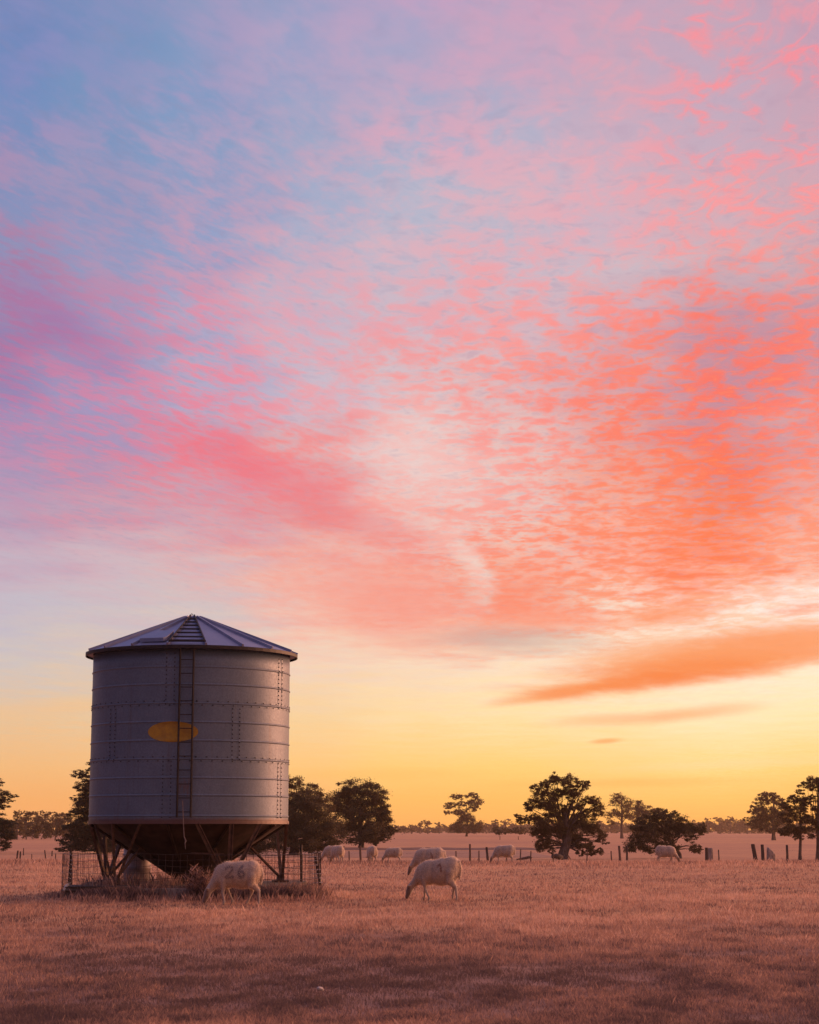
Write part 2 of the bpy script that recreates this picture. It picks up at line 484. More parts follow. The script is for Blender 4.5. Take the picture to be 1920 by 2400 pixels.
M['timber'] = simple('weathered post timber', (0.07, 0.045, 0.036), (0.16, 0.105, 0.08), 7, 0.95, sc=(3, 3, 0.5), bmp=0.6)
M['timber_dark'] = simple('dark post timber', (0.035, 0.026, 0.024), (0.08, 0.055, 0.05), 7, 0.95, sc=(3, 3, 0.5), bmp=0.6)
M['timber_pale'] = simple('bleached stump timber', (0.16, 0.12, 0.10), (0.42, 0.33, 0.28), 6, 0.95, sc=(3, 3, 0.6), bmp=0.6)
M['drum'] = simple('scuffed pale drum paint', (0.50, 0.40, 0.40), (0.28, 0.21, 0.21), 5, 0.5, 0.0, bmp=0.1, lo=.45, hi=.7)
M['rope'] = simple('pale frayed rope', (0.26, 0.21, 0.19), (0.17, 0.13, 0.12), 20, 0.95)
M['oval'] = simple('faded yellow paint', (0.40, 0.235, 0.022), (0.27, 0.155, 0.026), 6, 0.7, 0.1, bmp=0)
M['trough'] = simple('dark trough plastic', (0.012, 0.012, 0.02), (0.025, 0.022, 0.03), 5, 0.6)
M['white_paint'] = simple('white end panel', (0.55, 0.5, 0.48), (0.4, 0.36, 0.34), 8, 0.6)
M['pvc'] = simple('pale pipe', (0.6, 0.52, 0.47), (0.45, 0.38, 0.33), 6, 0.6)
M['bark'] = simple('rough bark', (0.055, 0.04, 0.034), (0.14, 0.105, 0.09), 6, 0.95, sc=(2, 2, .4), bmp=0.7, bd=0.03)
M['bark_pale'] = simple('pale gum bark', (0.14, 0.10, 0.08), (0.26, 0.20, 0.17), 5, 0.9, sc=(2, 2, .4), bmp=0.5, bd=0.03)


def mat_zinc():
    m, N, b = mat('dull galvanised sheet')
    v = coords(N)
    n = N.noise(v, 1.3, 4, 0.6)
    fine = N.noise(v, 26, 3, 0.7)
    run = N.noise(coords(N, scale=(3.2, 3.2, 0.18)), 2.2, 4, 0.65)
    c = N.mix(N.ramp01(n, 0.35, 0.65), (0.094, 0.136, 0.200, 1), (0.128, 0.175, 0.245, 1))
    c = N.mix(N.ramp01(fine, 0.35, 0.65, 0.0, 0.45), c, (0.064, 0.088, 0.138, 1))
    c = N.mix(N.ramp01(run, 0.56, 0.74, 0.0, 0.5), c, (0.085, 0.08, 0.09, 1))
    # rust: along the bottom skirt and below the ladder
    g = N.new('ShaderNodeTexCoord'); s = N.new('ShaderNodeSeparateXYZ'); N.link(g.outputs['Object'], s.inputs[0])
    rn = N.noise(coords(N, scale=(1, 1, 0.5)), 7, 5, 0.7)
    zz = N.math('SUBTRACT', s.outputs[2], N.math('MULTIPLY', rn, 0.10))
    rust = N.ramp01(zz, WALL_Z0 + 0.02, WALL_Z0 - 0.05)
    c = N.mix(N.math('MULTIPLY', rust, 0.9), c, (0.105, 0.050, 0.038, 1))
    lx = N.ramp01(N.math('ABSOLUTE', N.math('ADD', s.outputs[0], 0.12)), 0.20, 0.08)
    lz = N.math('MULTIPLY', N.ramp01(s.outputs[2], WALL_Z0 + 1.05, WALL_Z0 + .8), N.ramp01(s.outputs[2], WALL_Z0 + .2, WALL_Z0 + 0.6))
    ln = N.ramp01(N.noise(coords(N, scale=(4, 4, 1)), 3, 5, 0.7), 0.45, 0.65)
    front = N.math('LESS_THAN', s.outputs[1], 0.0)
    c = N.mix(N.math('MULTIPLY', N.math('MULTIPLY', lx, lz), N.math('MULTIPLY', ln, N.math('MULTIPLY', front, .6))), c, (0.17, 0.07, 0.045, 1))
    N.link(c, b.inputs['Base Color'])
    b.inputs['Metallic'].default_value = 0.2
    N.link(N.ramp01(fine, 0.3, 0.7, 0.45, 0.6), b.inputs['Roughness'])
    bump(N, b, N.math('ADD', N.math('MULTIPLY', n, 0.6), N.math('MULTIPLY', fine, 0.25)), 0.25, 0.02)
    return m


def mat_roof():
    m, N, b = mat('galvanised roof sheet')
    v = coords(N)
    n = N.noise(v, 2.0, 4, 0.6)
    c = N.mix(N.ramp01(n, 0.35, 0.65), (0.17, 0.20, 0.33, 1), (0.23, 0.265, 0.41, 1))
    N.link(c, b.inputs['Base Color'])
    b.inputs['Metallic'].default_value = 0.5
    N.link(N.ramp01(n, 0.3, 0.7, 0.40, 0.55), b.inputs['Roughness'])
    bump(N, b, n, 0.2, 0.02)
    return m


def mat_leaf(name, dark, light, trans):
    m, N, b = mat(name)
    at_ = N.new('ShaderNodeAttribute'); at_.attribute_name = 'tint'
    c = N.mix(at_.outputs['Fac'], (*dark, 1), (*light, 1))
    N.link(c, b.inputs['Base Color'])
    b.inputs['Roughness'].default_value = 0.6
    b.inputs['Specular IOR Level'].default_value = 0.25
    tr = N.new('ShaderNodeBsdfTranslucent')
    N.link(N.mix(0.6, c, (0.16, 0.10, 0.03, 1)), tr.inputs[0])
    mx = N.new('ShaderNodeMixShader'); mx.inputs[0].default_value = trans
    N.link(b.outputs[0], mx.inputs[1]); N.link(tr.outputs[0], mx.inputs[2])
    N.link(mx.outputs[0], m.node_tree.nodes['Material Output'].inputs['Surface'])
    return m


M['leaf_gum'] = mat_leaf('gum leaves', (0.060, 0.047, 0.026), (0.135, 0.100, 0.052), 0.34)
M['leaf_dark'] = mat_leaf('dark cypress foliage', (0.016, 0.020, 0.014), (0.045, 0.050, 0.030), 0.08)
M['leaf_bush'] = mat_leaf('bushy foliage', (0.048, 0.044, 0.026), (0.110, 0.092, 0.052), 0.25)
M['leaf_far'] = mat_leaf('far canopy', (0.070, 0.055, 0.032), (0.130, 0.096, 0.054), 0.25)


def ground_colour(N, v):
    big = N.noise(v, 0.055, 4, 0.55)
    wide = N.noise(coords(N, scale=(1, 0.35, 1)), 0.012, 5, 0.6)
    mid = N.noise(v, 0.45, 5, 0.6, 0.4)
    fine = N.noise(v, 7.0, 5, 0.7)
    c = N.mix(N.ramp01(big, 0.40, 0.60), (0.60, 0.330, 0.170, 1), (0.68, 0.380, 0.190, 1))
    c = N.mix(N.ramp01(wide, 0.45, 0.62, 0, .55), c, (0.40, 0.225, 0.16, 1))
    c = N.mix(N.ramp01(mid, 0.50, 0.70, 0, .65), c, (0.36, 0.205, 0.155, 1))
    c = N.mix(N.ramp01(fine, 0.42, 0.66, 0, .7), c, (0.33, 0.19, 0.145, 1))
    # browner, barer earth near the camera, with foreground shade painted into its colour
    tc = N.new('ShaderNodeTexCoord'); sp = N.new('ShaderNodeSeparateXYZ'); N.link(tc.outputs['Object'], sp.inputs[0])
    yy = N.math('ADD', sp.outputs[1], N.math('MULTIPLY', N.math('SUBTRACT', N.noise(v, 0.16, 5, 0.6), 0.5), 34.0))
    near_dark = N.ramp01(yy, 38, 18, kind='SMOOTHSTEP')
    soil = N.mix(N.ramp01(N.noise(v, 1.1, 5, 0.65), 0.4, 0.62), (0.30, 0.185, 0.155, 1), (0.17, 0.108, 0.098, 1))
    c = N.mix(N.math('MULTIPLY', near_dark, 0.85), c, soil)
    return c, fine, mid


def mat_ground():
    m, N, b = mat('dry paddock')
    v = coords(N)
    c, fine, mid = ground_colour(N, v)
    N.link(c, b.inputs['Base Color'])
    b.inputs['Roughness'].default_value = 0.95
    b.inputs['Specular IOR Level'].default_value = 0.1
    bump(N, b, N.math('ADD', fine, N.math('MULTIPLY', mid, 2.0)), 0.7, 0.05)
    return m


def mat_grass():
    m, N, b = mat('dry grass')
    at_ = N.new('ShaderNodeAttribute'); at_.attribute_name = 'tint'
    c = N.colramp(at_.outputs['Fac'], [(0.0, (0.165, 0.112, 0.105, 1)), (0.35, (0.35, 0.222, 0.185, 1)), (0.7, (0.56, 0.335, 0.240, 1)), (1.0, (0.76, 0.52, 0.40, 1))])
    N.link(c, b.inputs['Base Color'])
    b.inputs['Roughness'].default_value = 0.8
    b.inputs['Specular IOR Level'].default_value = 0.2
    tr = N.new('ShaderNodeBsdfTranslucent'); N.link(c, tr.inputs[0])
    mx = N.new('ShaderNodeMixShader'); mx.inputs[0].default_value = 0.35
    N.link(b.outputs[0], mx.inputs[1]); N.link(tr.outputs[0], mx.inputs[2])
    N.link(mx.outputs[0], m.node_tree.nodes['Material Output'].inputs['Surface'])
    return m


def mat_sheep():
    m, N, b = mat('sheep wool')
    at_ = N.new('ShaderNodeAttribute'); at_.attribute_name = 'paint'
    face = N.new('ShaderNodeAttribute'); face.attribute_name = 'face'
    rust = N.new('ShaderNodeAttribute'); rust.attribute_name = 'stain'
    v = coords(N)
    n = N.noise(v, 5, 5, 0.65)
    f = N.noise(v, 48, 3, 0.7)
    c = N.mix(N.ramp01(n, 0.35, 0.68), (0.46, 0.38, 0.32, 1), (0.34, 0.275, 0.23, 1))
    c = N.mix(N.ramp01(f, 0.35, 0.7, 0, 0.3), c, (0.26, 0.195, 0.155, 1))
    c = N.mix(N.math('MULTIPLY', face.outputs['Fac'], 0.92), c, (0.15, 0.10, 0.085, 1))
    c = N.mix(N.math('MULTIPLY', at_.outputs['Fac'], 0.72), c, (0.075, 0.065, 0.09, 1))
    c = N.mix(N.math('MULTIPLY', rust.outputs['Fac'], 0.8), c, (0.13, 0.045, 0.03, 1))
    N.link(c, b.inputs['Base Color'])
    b.inputs['Roughness'].default_value = 0.95
    b.inputs['Specular IOR Level'].default_value = 0.1
    b.inputs['Sheen Weight'].default_value = 1.0
    b.inputs['Sheen Roughness'].default_value = 0.35
    b.inputs['Sheen Tint'].default_value = (1, .9, .8, 1)
    bump(N, b, N.math('ADD', N.math('MULTIPLY', n, 0.7), N.math('MULTIPLY', f, 0.4)), 0.6, 0.03)
    return m


M['ground'] = mat_ground()
M['grass'] = mat_grass()
M['sheep'] = mat_sheep()
M['roof'] = mat_roof()
M['hoof'] = simple('dark hoof', (0.05, 0.04, 0.035), (0.08, 0.06, 0.05), 10, 0.6, bmp=0)


# ------------------------------------------------------------------ ground
def axis(stops):
    out = []
    for (a, b, n) in stops:
        out += [a + (b - a) * i / n for i in range(n)]
    out.append(stops[-1][1])
    return out


xs = axis([(-4000, -300, 12), (-300, -40, 20), (-40, 40, 60), (40, 300, 20), (300, 4000, 12)])
ys = axis([(-200, 0, 8), (0, 70, 50), (70, 160, 60), (160, 700, 30), (700, 6000, 20)])
vs = np.array([(x, y, gz(x, y)) for y in ys for x in xs])
nx = len(xs)
fs = np.array([(j * nx + i, j * nx + i + 1, (j + 1) * nx + i + 1, (j + 1) * nx + i) for j in range(len(ys) - 1) for i in range(nx - 1)])
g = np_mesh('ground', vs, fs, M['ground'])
tag(g, kind='structure')

# value noise in numpy for patchiness
_tab = RNG.random((256, 256))


def vnoise(x, y):
    xi, yi = np.floor(x).astype(int), np.floor(y).astype(int)
    fx, fy = x - xi, y - yi
    fx, fy = fx * fx * (3 - 2 * fx), fy * fy * (3 - 2 * fy)
    g_ = lambda a, b: _tab[a % 256, b % 256]
    return (g_(xi, yi) * (1 - fx) + g_(xi + 1, yi) * fx) * (1 - fy) + (g_(xi, yi + 1) * (1 - fx) + g_(xi + 1, yi + 1) * fx) * fy


def fbm(x, y):
    return (vnoise(x, y) * .5 + vnoise(x * 2.1 + 9, y * 2.1 + 4) * .3 + vnoise(x * 4.3 + 2, y * 4.3 + 7) * .2)


gz_np = np.vectorize(gz)

# silo site
YS = 43.0
XS = at(443.5, 1900, YS).x
PAD_TOP = 0.30


def blades(x, y, h, w, tint, z=None, lean=0.35):
    n = len(x)
    z = gz_np(x, y) if z is None else z
    ang = RNG.random(n) * 2 * PI
    dirx, diry = np.cos(ang), np.sin(ang)
    la = RNG.random(n) * 2 * PI
    lm = RNG.random(n) * lean * h
    lx, ly = np.cos(la) * lm, np.sin(la) * lm
    v = np.empty((n, 4, 3))
    v[:, 0] = np.stack([x - dirx * w / 2, y - diry * w / 2, z - 0.01], 1)
    v[:, 1] = np.stack([x + dirx * w / 2, y + diry * w / 2, z - 0.01], 1)
    v[:, 2] = np.stack([x + lx * .4 + dirx * w * .35, y + ly * .4 + diry * w * .35, z + h * .6], 1)
    v[:, 3] = np.stack([x + lx, y + ly, z + h], 1)
    b = np.arange(n)[:, None] * 4
    t = np.concatenate([b + np.array([[0, 1, 2]]), b + np.array([[0, 2, 3]])])
    return v.reshape(-1, 3), t, np.repeat(tint, 4)


def grass_field():
    n = 520000
    # closer together near the track the photograph was taken from, thinning with distance
    k = RNG.random(n)
    row = 62.0 + (520.0 - 62.0) * k ** 0.85
    y = EYE * F / row / 1.0
    x = (RNG.random(n) * 2 - 1) * (y * 0.24 + 1.0)
    p = fbm(x * .55, y * .35)                      # patches
    q = fbm(x * 2.6 + 30, y * 1.5 + 11)            # tussocks
    big = fbm(x * .13 + 5, y * .10 + 3)
    keep = RNG.random(n) < np.clip(0.45 + 2.0 * (q - .36) + 0.8 * (p - .4), 0.12, 1)
    rr = ((x - XS) / 2.75) ** 2 + ((y - YS) / 2.5) ** 2
    keep &= rr > 1.0
    x, y, p, q, big = x[keep], y[keep], p[keep], q[keep], big[keep]
    n = len(x)
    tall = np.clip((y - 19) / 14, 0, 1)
    far = np.clip((y - 50) / 50, 0, 1)
    h = 0.018 + 0.026 * RNG.random(n) ** 1.5 + 0.05 * np.clip(q - .42, 0, 1) + 0.06 * np.clip(p - .45, 0, 1) + tall * (0.006 + .030 * RNG.random(n) ** 2) + .15 * np.clip((y - 66) / 26, 0, 1)
    stalk = RNG.random(n) < 0.015 * tall + 0.002
    h = np.where(stalk, h * 1.5 + .03 + .03 * tall, h)
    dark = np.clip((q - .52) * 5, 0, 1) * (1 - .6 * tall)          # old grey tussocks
    tint = np.clip(0.52 + 0.9 * (big - .5) + 1.2 * (p - .5) + 0.62 * (RNG.random(n) - .5) - .34 * np.clip((fbm(x * 4.5 + 3, y * 2.0 + 8) - .55) * 7, 0, 1) + 0.10 * tall + .10 * stalk - .28 * dark - .27 * (1 - tall), 0, 1)  # blades near the camera tinted darker, partly standing in for foreground shade
    w = y * .00034 * (0.6 + .8 * RNG.random(n)) * np.where(stalk, .45, 1)
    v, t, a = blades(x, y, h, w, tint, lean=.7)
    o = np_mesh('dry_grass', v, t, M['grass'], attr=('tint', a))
    tag(o, 'dry straw coloured grass covering the whole paddock', 'grass', kind='stuff')


grass_field()


# ------------------------------------------------------------------ the silo
def build_silo():
    z_of = lambda py: at(443, py, YS).z
    Rw = 2.265                                          # wall radius
    ring_rows = [1582, 1621, 1663, 1705, 1746, 1787, 1829, 1868, 1914]
    zr = [z_of(r) for r in ring_rows]
    z_bot, z_top = z_of(1924), z_of(1541)
    global WALL_Z0
    WALL_Z0 = z_bot
    M['zinc'] = mat_zinc()
    face_a = math.atan2(-XS, YS)                         # ladder side turned towards where the photograph was taken
    root = empty('grain_silo', (XS, YS, 0), face_a)
    tag(root, 'round galvanised grain silo with cone roof on rusty splayed legs inside a wire pen', 'silo')
    P3 = lambda a, r, z: Vector((r * math.sin(a), -r * math.cos(a), z))
    # wall: sheet with pressed horizontal swages
    prof = [(Rw, z_bot)]
    for z in sorted(zr):
        prof += [(Rw, z - .06), (Rw, z - .03), (Rw, z - .022), (Rw + .010, z - .014), (Rw + .017, z), (Rw + .010, z + .014), (Rw, z + .022), (Rw, z + .03), (Rw, z + .06)]
    prof += [(Rw, z_top), (Rw - .02, z_top)]
    prof += [(Rw - .02, z_bot)]
    mb = MB(); mb.lathe(prof, 144)
    wall = mb.build('wall', M['zinc'], root, True)
    # bolted laps: a narrow cover strip with domed bolt heads pressed out of it
    def strip_of_bolts(name, pts_n, half_w, every, side, hit):
        """pts_n = list of (point, outward normal); bolts every few points"""
        me_v, me_f, mi = [], [], []
        offs = [-half_w, -.010, -.005, .005, .010, half_w]
        for i, (p, n_) in enumerate(pts_n):
            for j, o_ in enumerate(offs):
                on_ = hit(i) and j in (2, 3)
                me_v.append(p + side(i) * o_ + n_ * (.017 if on_ else .004))
        for i in range(len(pts_n) - 1):
            for j in range(5):
                me_f.append((i * 6 + j, i * 6 + j + 1, (i + 1) * 6 + j + 1, (i + 1) * 6 + j))
                mi.append(1 if j in (1, 2, 3) and (hit(i) or hit(i + 1)) else 0)
        mb_ = MB(); mb_.add(me_v, me_f)
        o_ = mb_.build(name, M['zinc'], wall)
        o_.data.materials.append(M['bolt'])
        o_.data.polygons.foreach_set('material_index', mi)
        return o_

    def seam(pxl, za, zb):
        for px in pxl:
            a = math.asin(max(-.99, min(.99, (px - 443.3) / 233.5)))
            nrm = Vector((math.sin(a), -math.cos(a), 0)); tan = Vector((math.cos(a), math.sin(a), 0))
            zs = []
            z = zb + .03
            flags = []
            while z < za - .03:
                for dz, fl in ((-.016, 0), (-.007, 1), (.007, 1), (.016, 0)):
                    zs.append(z + dz); flags.append(fl)
                z += .092
            strip_of_bolts('bolted_seam', [(P3(a, Rw + (.017 if min(abs(q - w_) for w_ in zr) < .02 else .0), q), nrm) for q in zs], .022, 0, lambda i: tan, lambda i: flags[i])
    top, r3, r6 = z_top - .08, zr[2], zr[5]
    seam((386, 404.5), top, r3 - .05); seam((645, 653.5), top, r3 - .05)
    seam((260.5, 272), r3, r6 - .03); seam((537, 553.7), r3, r6 - .03)
    seam((383, 401), r6, z_bot + .04); seam((646, 654), r6, z_bot + .04)
    for zz in (r3, r6):
        for dz, ph in ((-.044, 0.0), (.044, .5)):
            nb = 60
            aa, fl = [], []
            for k in range(nb + 1):
                c_ = 2 * PI * (k + ph) / nb
                for d_, f_ in ((-.018, 0), (-.008, 1), (.008, 1), (.018, 0)):
                    aa.append(c_ + d_ / Rw); fl.append(f_)
            strip_of_bolts('bolt_row', [(P3(q, Rw + .002, zz + dz), Vector((math.sin(q), -math.cos(q), 0))) for q in aa], .018, 0, lambda i: Vector((0, 0, 1)), lambda i: fl[i])
    # yellow oval painted on the sheet
    vs_, fs_ = [], []
    a_c = math.asin((402.5 - 443.3) / 233.5); zc = z_of(1727); hw, hh = 57.5 / 102.5 / Rw, .225
    nr, na = 5, 48
    vs_.append(P3(a_c, Rw + .005, zc))
    for i in range(1, nr + 1):
        for k in range(na):
            t = 2 * PI * k / na
            zz = zc + hh * math.sin(t) * i / nr
            lift = .005
            for z in zr:
                d = abs(zz - z)
                if d < .032: lift = max(lift, .034 * (1 - d / .034) + .006)
            vs_.append(P3(a_c + hw * math.cos(t) * i / nr, Rw + lift, zz))
    for k in range(na): fs_.append((0, 1 + k, 1 + (k + 1) % na))
    for i in range(nr - 1):
        for k in range(na):
            k2 = (k + 1) % na
            fs_.append((1 + i * na + k, 1 + (i + 1) * na + k, 1 + (i + 1) * na + k2, 1 + i * na + k2))
    mb = MB(); mb.add(vs_, fs_)
    o = mb.build('painted_oval', M['oval'], wall, True); o['label'] = 'faded yellow oval painted on the silo wall'
    # roof
    Re = 2.425
    z_e = z_of(1535); z_a = z_of(1450)
    rc = .20
    mb = MB()
    mb.lathe([(Rw + .01, z_e - .03), (Re, z_e - .035), (Re + .005, z_e), (rc, z_a), (rc - .02, z_a - .02)], 72)
    roof = mb.build('roof', M['roof'], root)
    mb = MB(); mb.lathe([(Re - .01, z_e - .075), (Re + .02, z_e - .075), (Re + .02, z_e - .005), (Re + .004, z_e + .003)], 72)
    mb.build('eave_trim', M['bolt'], roof)
    for k in range(18):
        a = R(-13 + 20 * k)
        mb = MB()
        d = (P3(a, rc, z_a) - P3(a, Re, z_e)).normalized()
        nrm = Vector((math.sin(a) * (z_a - z_e), -math.cos(a) * (z_a - z_e), (Re - rc))).normalized()
        A, B = P3(a, Re + .01, z_e), P3(a, rc, z_a)
        side = d.cross(nrm)
        w, h = .028, .055
        vsx = []
        for q in (A, B):
            for sx, hz in ((-w, -.005), (w, -.005), (w * .7, h), (-w * .7, h)):
                vsx.append(q + side * sx + nrm * hz)
        mb.add(vsx, [(0, 1, 2, 3), (7, 6, 5, 4), (0, 4, 5, 1), (1, 5, 6, 2), (2, 6, 7, 3), (3, 7, 4, 0)])
        mb.build('roof_rib', M['roof'], roof)
    mb = MB(); mb.lathe([(.205, z_a - .035), (.215, z_a - .03), (.215, z_a + .012), (.19, z_a + .035), (.08, z_a + .055), (.0, z_a + .06)], 32)
    cap = mb.build('roof_cap', M['roof'], roof, True)
    mb = MB(); mb.tube([(0.0, 0, z_a + .05), (-.01, 0, z_a + .10), (-.035, 0, z_a + .12), (-.04, 0, z_a + .095)], .008, 5)
    mb.build('lifting_hook', M['rail'], cap)
    # roof ladder between two ribs
    on = lambda a, r, up=0.075: P3(a, r, z_a + (r - rc) * (z_e - z_a) / (Re - rc) + up)
    mb = MB()
    for a in (R(-12.4), R(6.6)):
        mb.tube([on(a, .26), on(a, 2.40)], .022, 6)
    lad = mb.build('roof_ladder', M['rail'], roof)
    for r in (2.36, 2.05, 1.72, 1.42, 1.12, .84, .58):
        mb = MB(); mb.tube([on(R(-12.4), r), on(R(6.6), r)], .02 if r < 2.3 else .03, 6); mb.build('rung', M['rail'], lad)
    # hatch lid
    mb = MB()
    a0, a1 = R(-31), R(-15)
    c8 = [(a0, 2.26), (R(-16.5), 2.26), (a1, 2.18), (a1 + .01, 1.70), (R(-29), 1.64)]
    lo_ = [on(a, r, .03) for a, r in c8]; hi_ = [on(a, r, .115) for a, r in c8]
    n = len(c8)
    mb.add(lo_ + hi_, [tuple(range(n))[::-1], tuple(range(n, 2 * n))] + [(i, (i + 1) % n, n + (i + 1) % n, n + i) for i in range(n)])
    mb.build('roof_hatch', M['roof'], roof)
    # wall ladder
    lad_root = MB()
    xl = [(417.5 - 443.3) / 233.5, (446.5 - 443.3) / 233.5]
    al = [math.asin(v) for v in xl]
    lz0, lz1 = z_bot + .06, z_top - .02
    rails = []
    for a in al: lad_root.tube([P3(a, Rw + .11, lz0), P3(a, Rw + .11, lz1)], .026, 6)
    for k in range(5):
        for a in al:
            z = lz0 + .2 + k * .8
            if z < lz1: lad_root.tube([P3(a, Rw, z), P3(a, Rw + .11, z)], .012, 5)
    ladder = lad_root.build('ladder', M['rail'], root)
    z = lz0 + .12
    while z < lz1 - .05:
        mb = MB(); mb.tube([P3(al[0], Rw + .11, z), P3(al[1], Rw + .11, z)], .011, 5); mb.build('rung', M['rail'], ladder)
        z += .30
    # hopper
    z_c = z_of(2057); z_o = z_of(2086)
    mb = MB(); mb.lathe([(Rw - .03, z_bot - .002), (Rw - .06, z_bot - .05), (.34, z_c), (.30, z_c - .02)], 72)
    hop = mb.build('hopper', M['hopper'], root, True)
    mb = MB(); mb.lathe([(.34, z_c + .0), (.35, z_c - .05), (.24, z_c - .18), (.20, z_o)], 24, closed_bot=True)
    mb.build('outlet', M['hopper'], hop)
    mb = MB(); mb.lathe([(Rw - .03, z_bot - .075), (Rw + .020, z_bot - .075), (Rw + .020, z_bot - .002), (Rw - .01, z_bot - .002)], 96)
    mb.build('base_ring', M['zinc'], root)
    for k in range(10):
        a = R(-48 + 36 * k)
        mb = MB(); mb.tube([P3(a, Rw - .05, z_bot - .09), P3(a, 1.0, z_bot + (z_c - z_bot) * .66 - .03)], .035, 6)
        mb.build('hopper_rib', M['hopper'], hop)
    # legs: five feet, three splayed struts and a brace each
    Rf = 2.13
    for k in range(5):
        a = R(-48 + 72 * k)
        foot = P3(a, Rf, PAD_TOP)
        mb = MB(); mb.box((foot.x, foot.y, PAD_TOP + .03), (.34, .34, .06), Matrix.Rotation(a, 3, 'Z'))
        mb.box((foot.x, foot.y, PAD_TOP + .10), (.16, .16, .12), Matrix.Rotation(a, 3, 'Z'))
        mb.build('foot', M['steel_leg'], root)
        for da in (-20, 0, 20):
            mb = MB()
            A = P3(a + R(da * .08), Rf, PAD_TOP + .08); B = P3(a + R(da), Rw - .03, z_bot - .06)
            d = (B - A).normalized(); s1 = d.cross(Vector((math.sin(a), -math.cos(a), 0))).normalized(); s2 = s1.cross(d)
            w = .075 if da else .085
            vsx = []
            for q in (A, B):            # an angle section: two flanges
                for (u_, v_) in ((-w / 2, 0), (w / 2, 0), (w / 2, .07), (w / 2 - .014, .07), (w / 2 - .014, .014), (-w / 2, .014)):
                    vsx.append(q + s1 * u_ + s2 * v_)
            fcs = [(i, (i + 1) % 6, 6 + (i + 1) % 6, 6 + i) for i in range(6)] + [tuple(range(5, -1, -1)), tuple(range(6, 12))]
            mb.add(vsx, fcs)
            mb.build('leg', M['steel_leg'], root)
        mb = MB(); mb.tube([P3(a, Rf - .03, PAD_TOP + .14), P3(a, 1.42, z_bot + (z_c - z_bot) * .45 - .02)], .034, 6)
        mb.build('brace', M['steel_leg'], root)
    mb = MB(); mb.tube([P3(R(24), 1.9, z_of(2000)), P3(R(2), 1.75, z_of(1998))], .022, 5); mb.build('cross_bar', M['steel_leg'], root)
    # pale cord hanging from the ladder foot
    cx = P3(al[0] + .05 + face_a, Rw + .14, 0)
    pts = [(XS + cx.x, YS + cx.y, z_of(1880)), (XS + cx.x + .01, YS + cx.y, z_of(1900)), (XS + cx.x + .03, YS + cx.y + .01, z_of(1935)), (XS + cx.x + .05, YS + cx.y, z_of(1960)), (XS + cx.x + .09, YS + cx.y + .01, z_of(1970)), (XS + cx.x + .07, YS + cx.y, z_of(1974)), (XS + cx.x + .085, YS + cx.y, z_of(1988))]
    mb = MB(); mb.tube(pts, [.008, .010, .009, .010, .018, .010, .006], 5)
    tag(mb.build('rope', M['rope']), 'pale frayed rope hanging from the foot of the silo ladder', 'rope')
    return root


build_silo()


# ------------------------------------------------------------------ things round the silo
def noisy_block(name, x0, x1, y0, y1, z0, z1, m, rough=.03, seed=1):
    rr = random.Random(seed)
    nx_, ny_, nz_ = max(2, int((x1 - x0) / .22)), max(2, int((y1 - y0) / .3)), 2
    bm = bmesh.new()
    bmesh.ops.create_cube(bm, size=1.0)
    bmesh.ops.subdivide_edges(bm, edges=bm.edges[:], cuts=6, use_grid_fill=True)
    for v in bm.verts:
        x = x0 + (v.co.x + .5) * (x1 - x0); y = y0 + (v.co.y + .5) * (y1 - y0); z = z0 + (v.co.z + .5) * (z1 - z0)
        k = 0 if v.co.z < -.45 else 1
        v.co = Vector((x + rr.uniform(-1, 1) * rough, y + rr.uniform(-1, 1) * rough, z + rr.uniform(-1, 1) * rough * .6 * k))
    me = bpy.data.meshes.new(name); bm.to_mesh(me); bm.free()
    me.materials.append(m)
    o = bpy.data.objects.new(name, me); COL.objects.link(o)
    md = o.modifiers.new('bevel', 'BEVEL'); md.width = .02; md.segments = 2
    return o


X = lambda px, Y: xat(px, Y)
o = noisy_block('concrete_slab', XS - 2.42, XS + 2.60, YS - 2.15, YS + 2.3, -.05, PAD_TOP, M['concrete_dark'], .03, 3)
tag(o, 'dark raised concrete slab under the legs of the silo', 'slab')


def build_trough():
    # long concrete feed trough under the outlet
    root = empty('feed_trough', (X(395, 40.4), 40.45, 0))
    tag(root, 'low pale concrete feed trough lying below the silo outlet', 'trough')
    mb = MB()
    L, W, H, t = 1.15, .42, .27, .05
    mb.box((0, -W / 2 + t / 2, H / 2), (L, t, H)); mb.box((0, W / 2 - t / 2, H / 2), (L, t, H))
    mb.box((0, 0, .04), (L - .01, W - 2 * t - .004, .05))
    mb.build('basin', M['concrete'], root, bevel=.012)
    for s in (-1, 1):
        mb = MB(); mb.box((s * (L / 2 + .035), 0, H / 2 + .01), (.07, W + .03, H + .02)); mb.build('end_wall', M['concrete'], root, bevel=.012)


build_trough()


def build_drum():
    Yd = 44.6
    root = empty('steel_drum', (X(320, Yd), Yd, PAD_TOP))
    tag(root, 'pale ribbed drum with a dark stain standing behind the left legs of the silo', 'drum')
    r, h = .325, .93
    prof = [(r - .03, .0), (r, .0), (r, .02)]
    for z in (.31, .62):
        prof += [(r, z - .03), (r + .022, z - .012), (r + .022, z + .012), (r, z + .03)]
    prof += [(r, h - .02), (r + .012, h), (r - .012, h), (r - .02, h - .02), (0.001, h - .02)]
    mb = MB(); mb.lathe(prof, 40, closed_bot=True)
    d = mb.build('drum_shell', M['drum'], root, True)
    for (x, y) in ((-.17, 0.0), (.12, -.1)):
        mb = MB(); mb.lathe([(.04, h - .03), (.045, h + .03), (.03, h + .04), (.0, h + .04)], 12, (x, y, 0)); mb.build('bung', M['drum'], root)


build_drum()
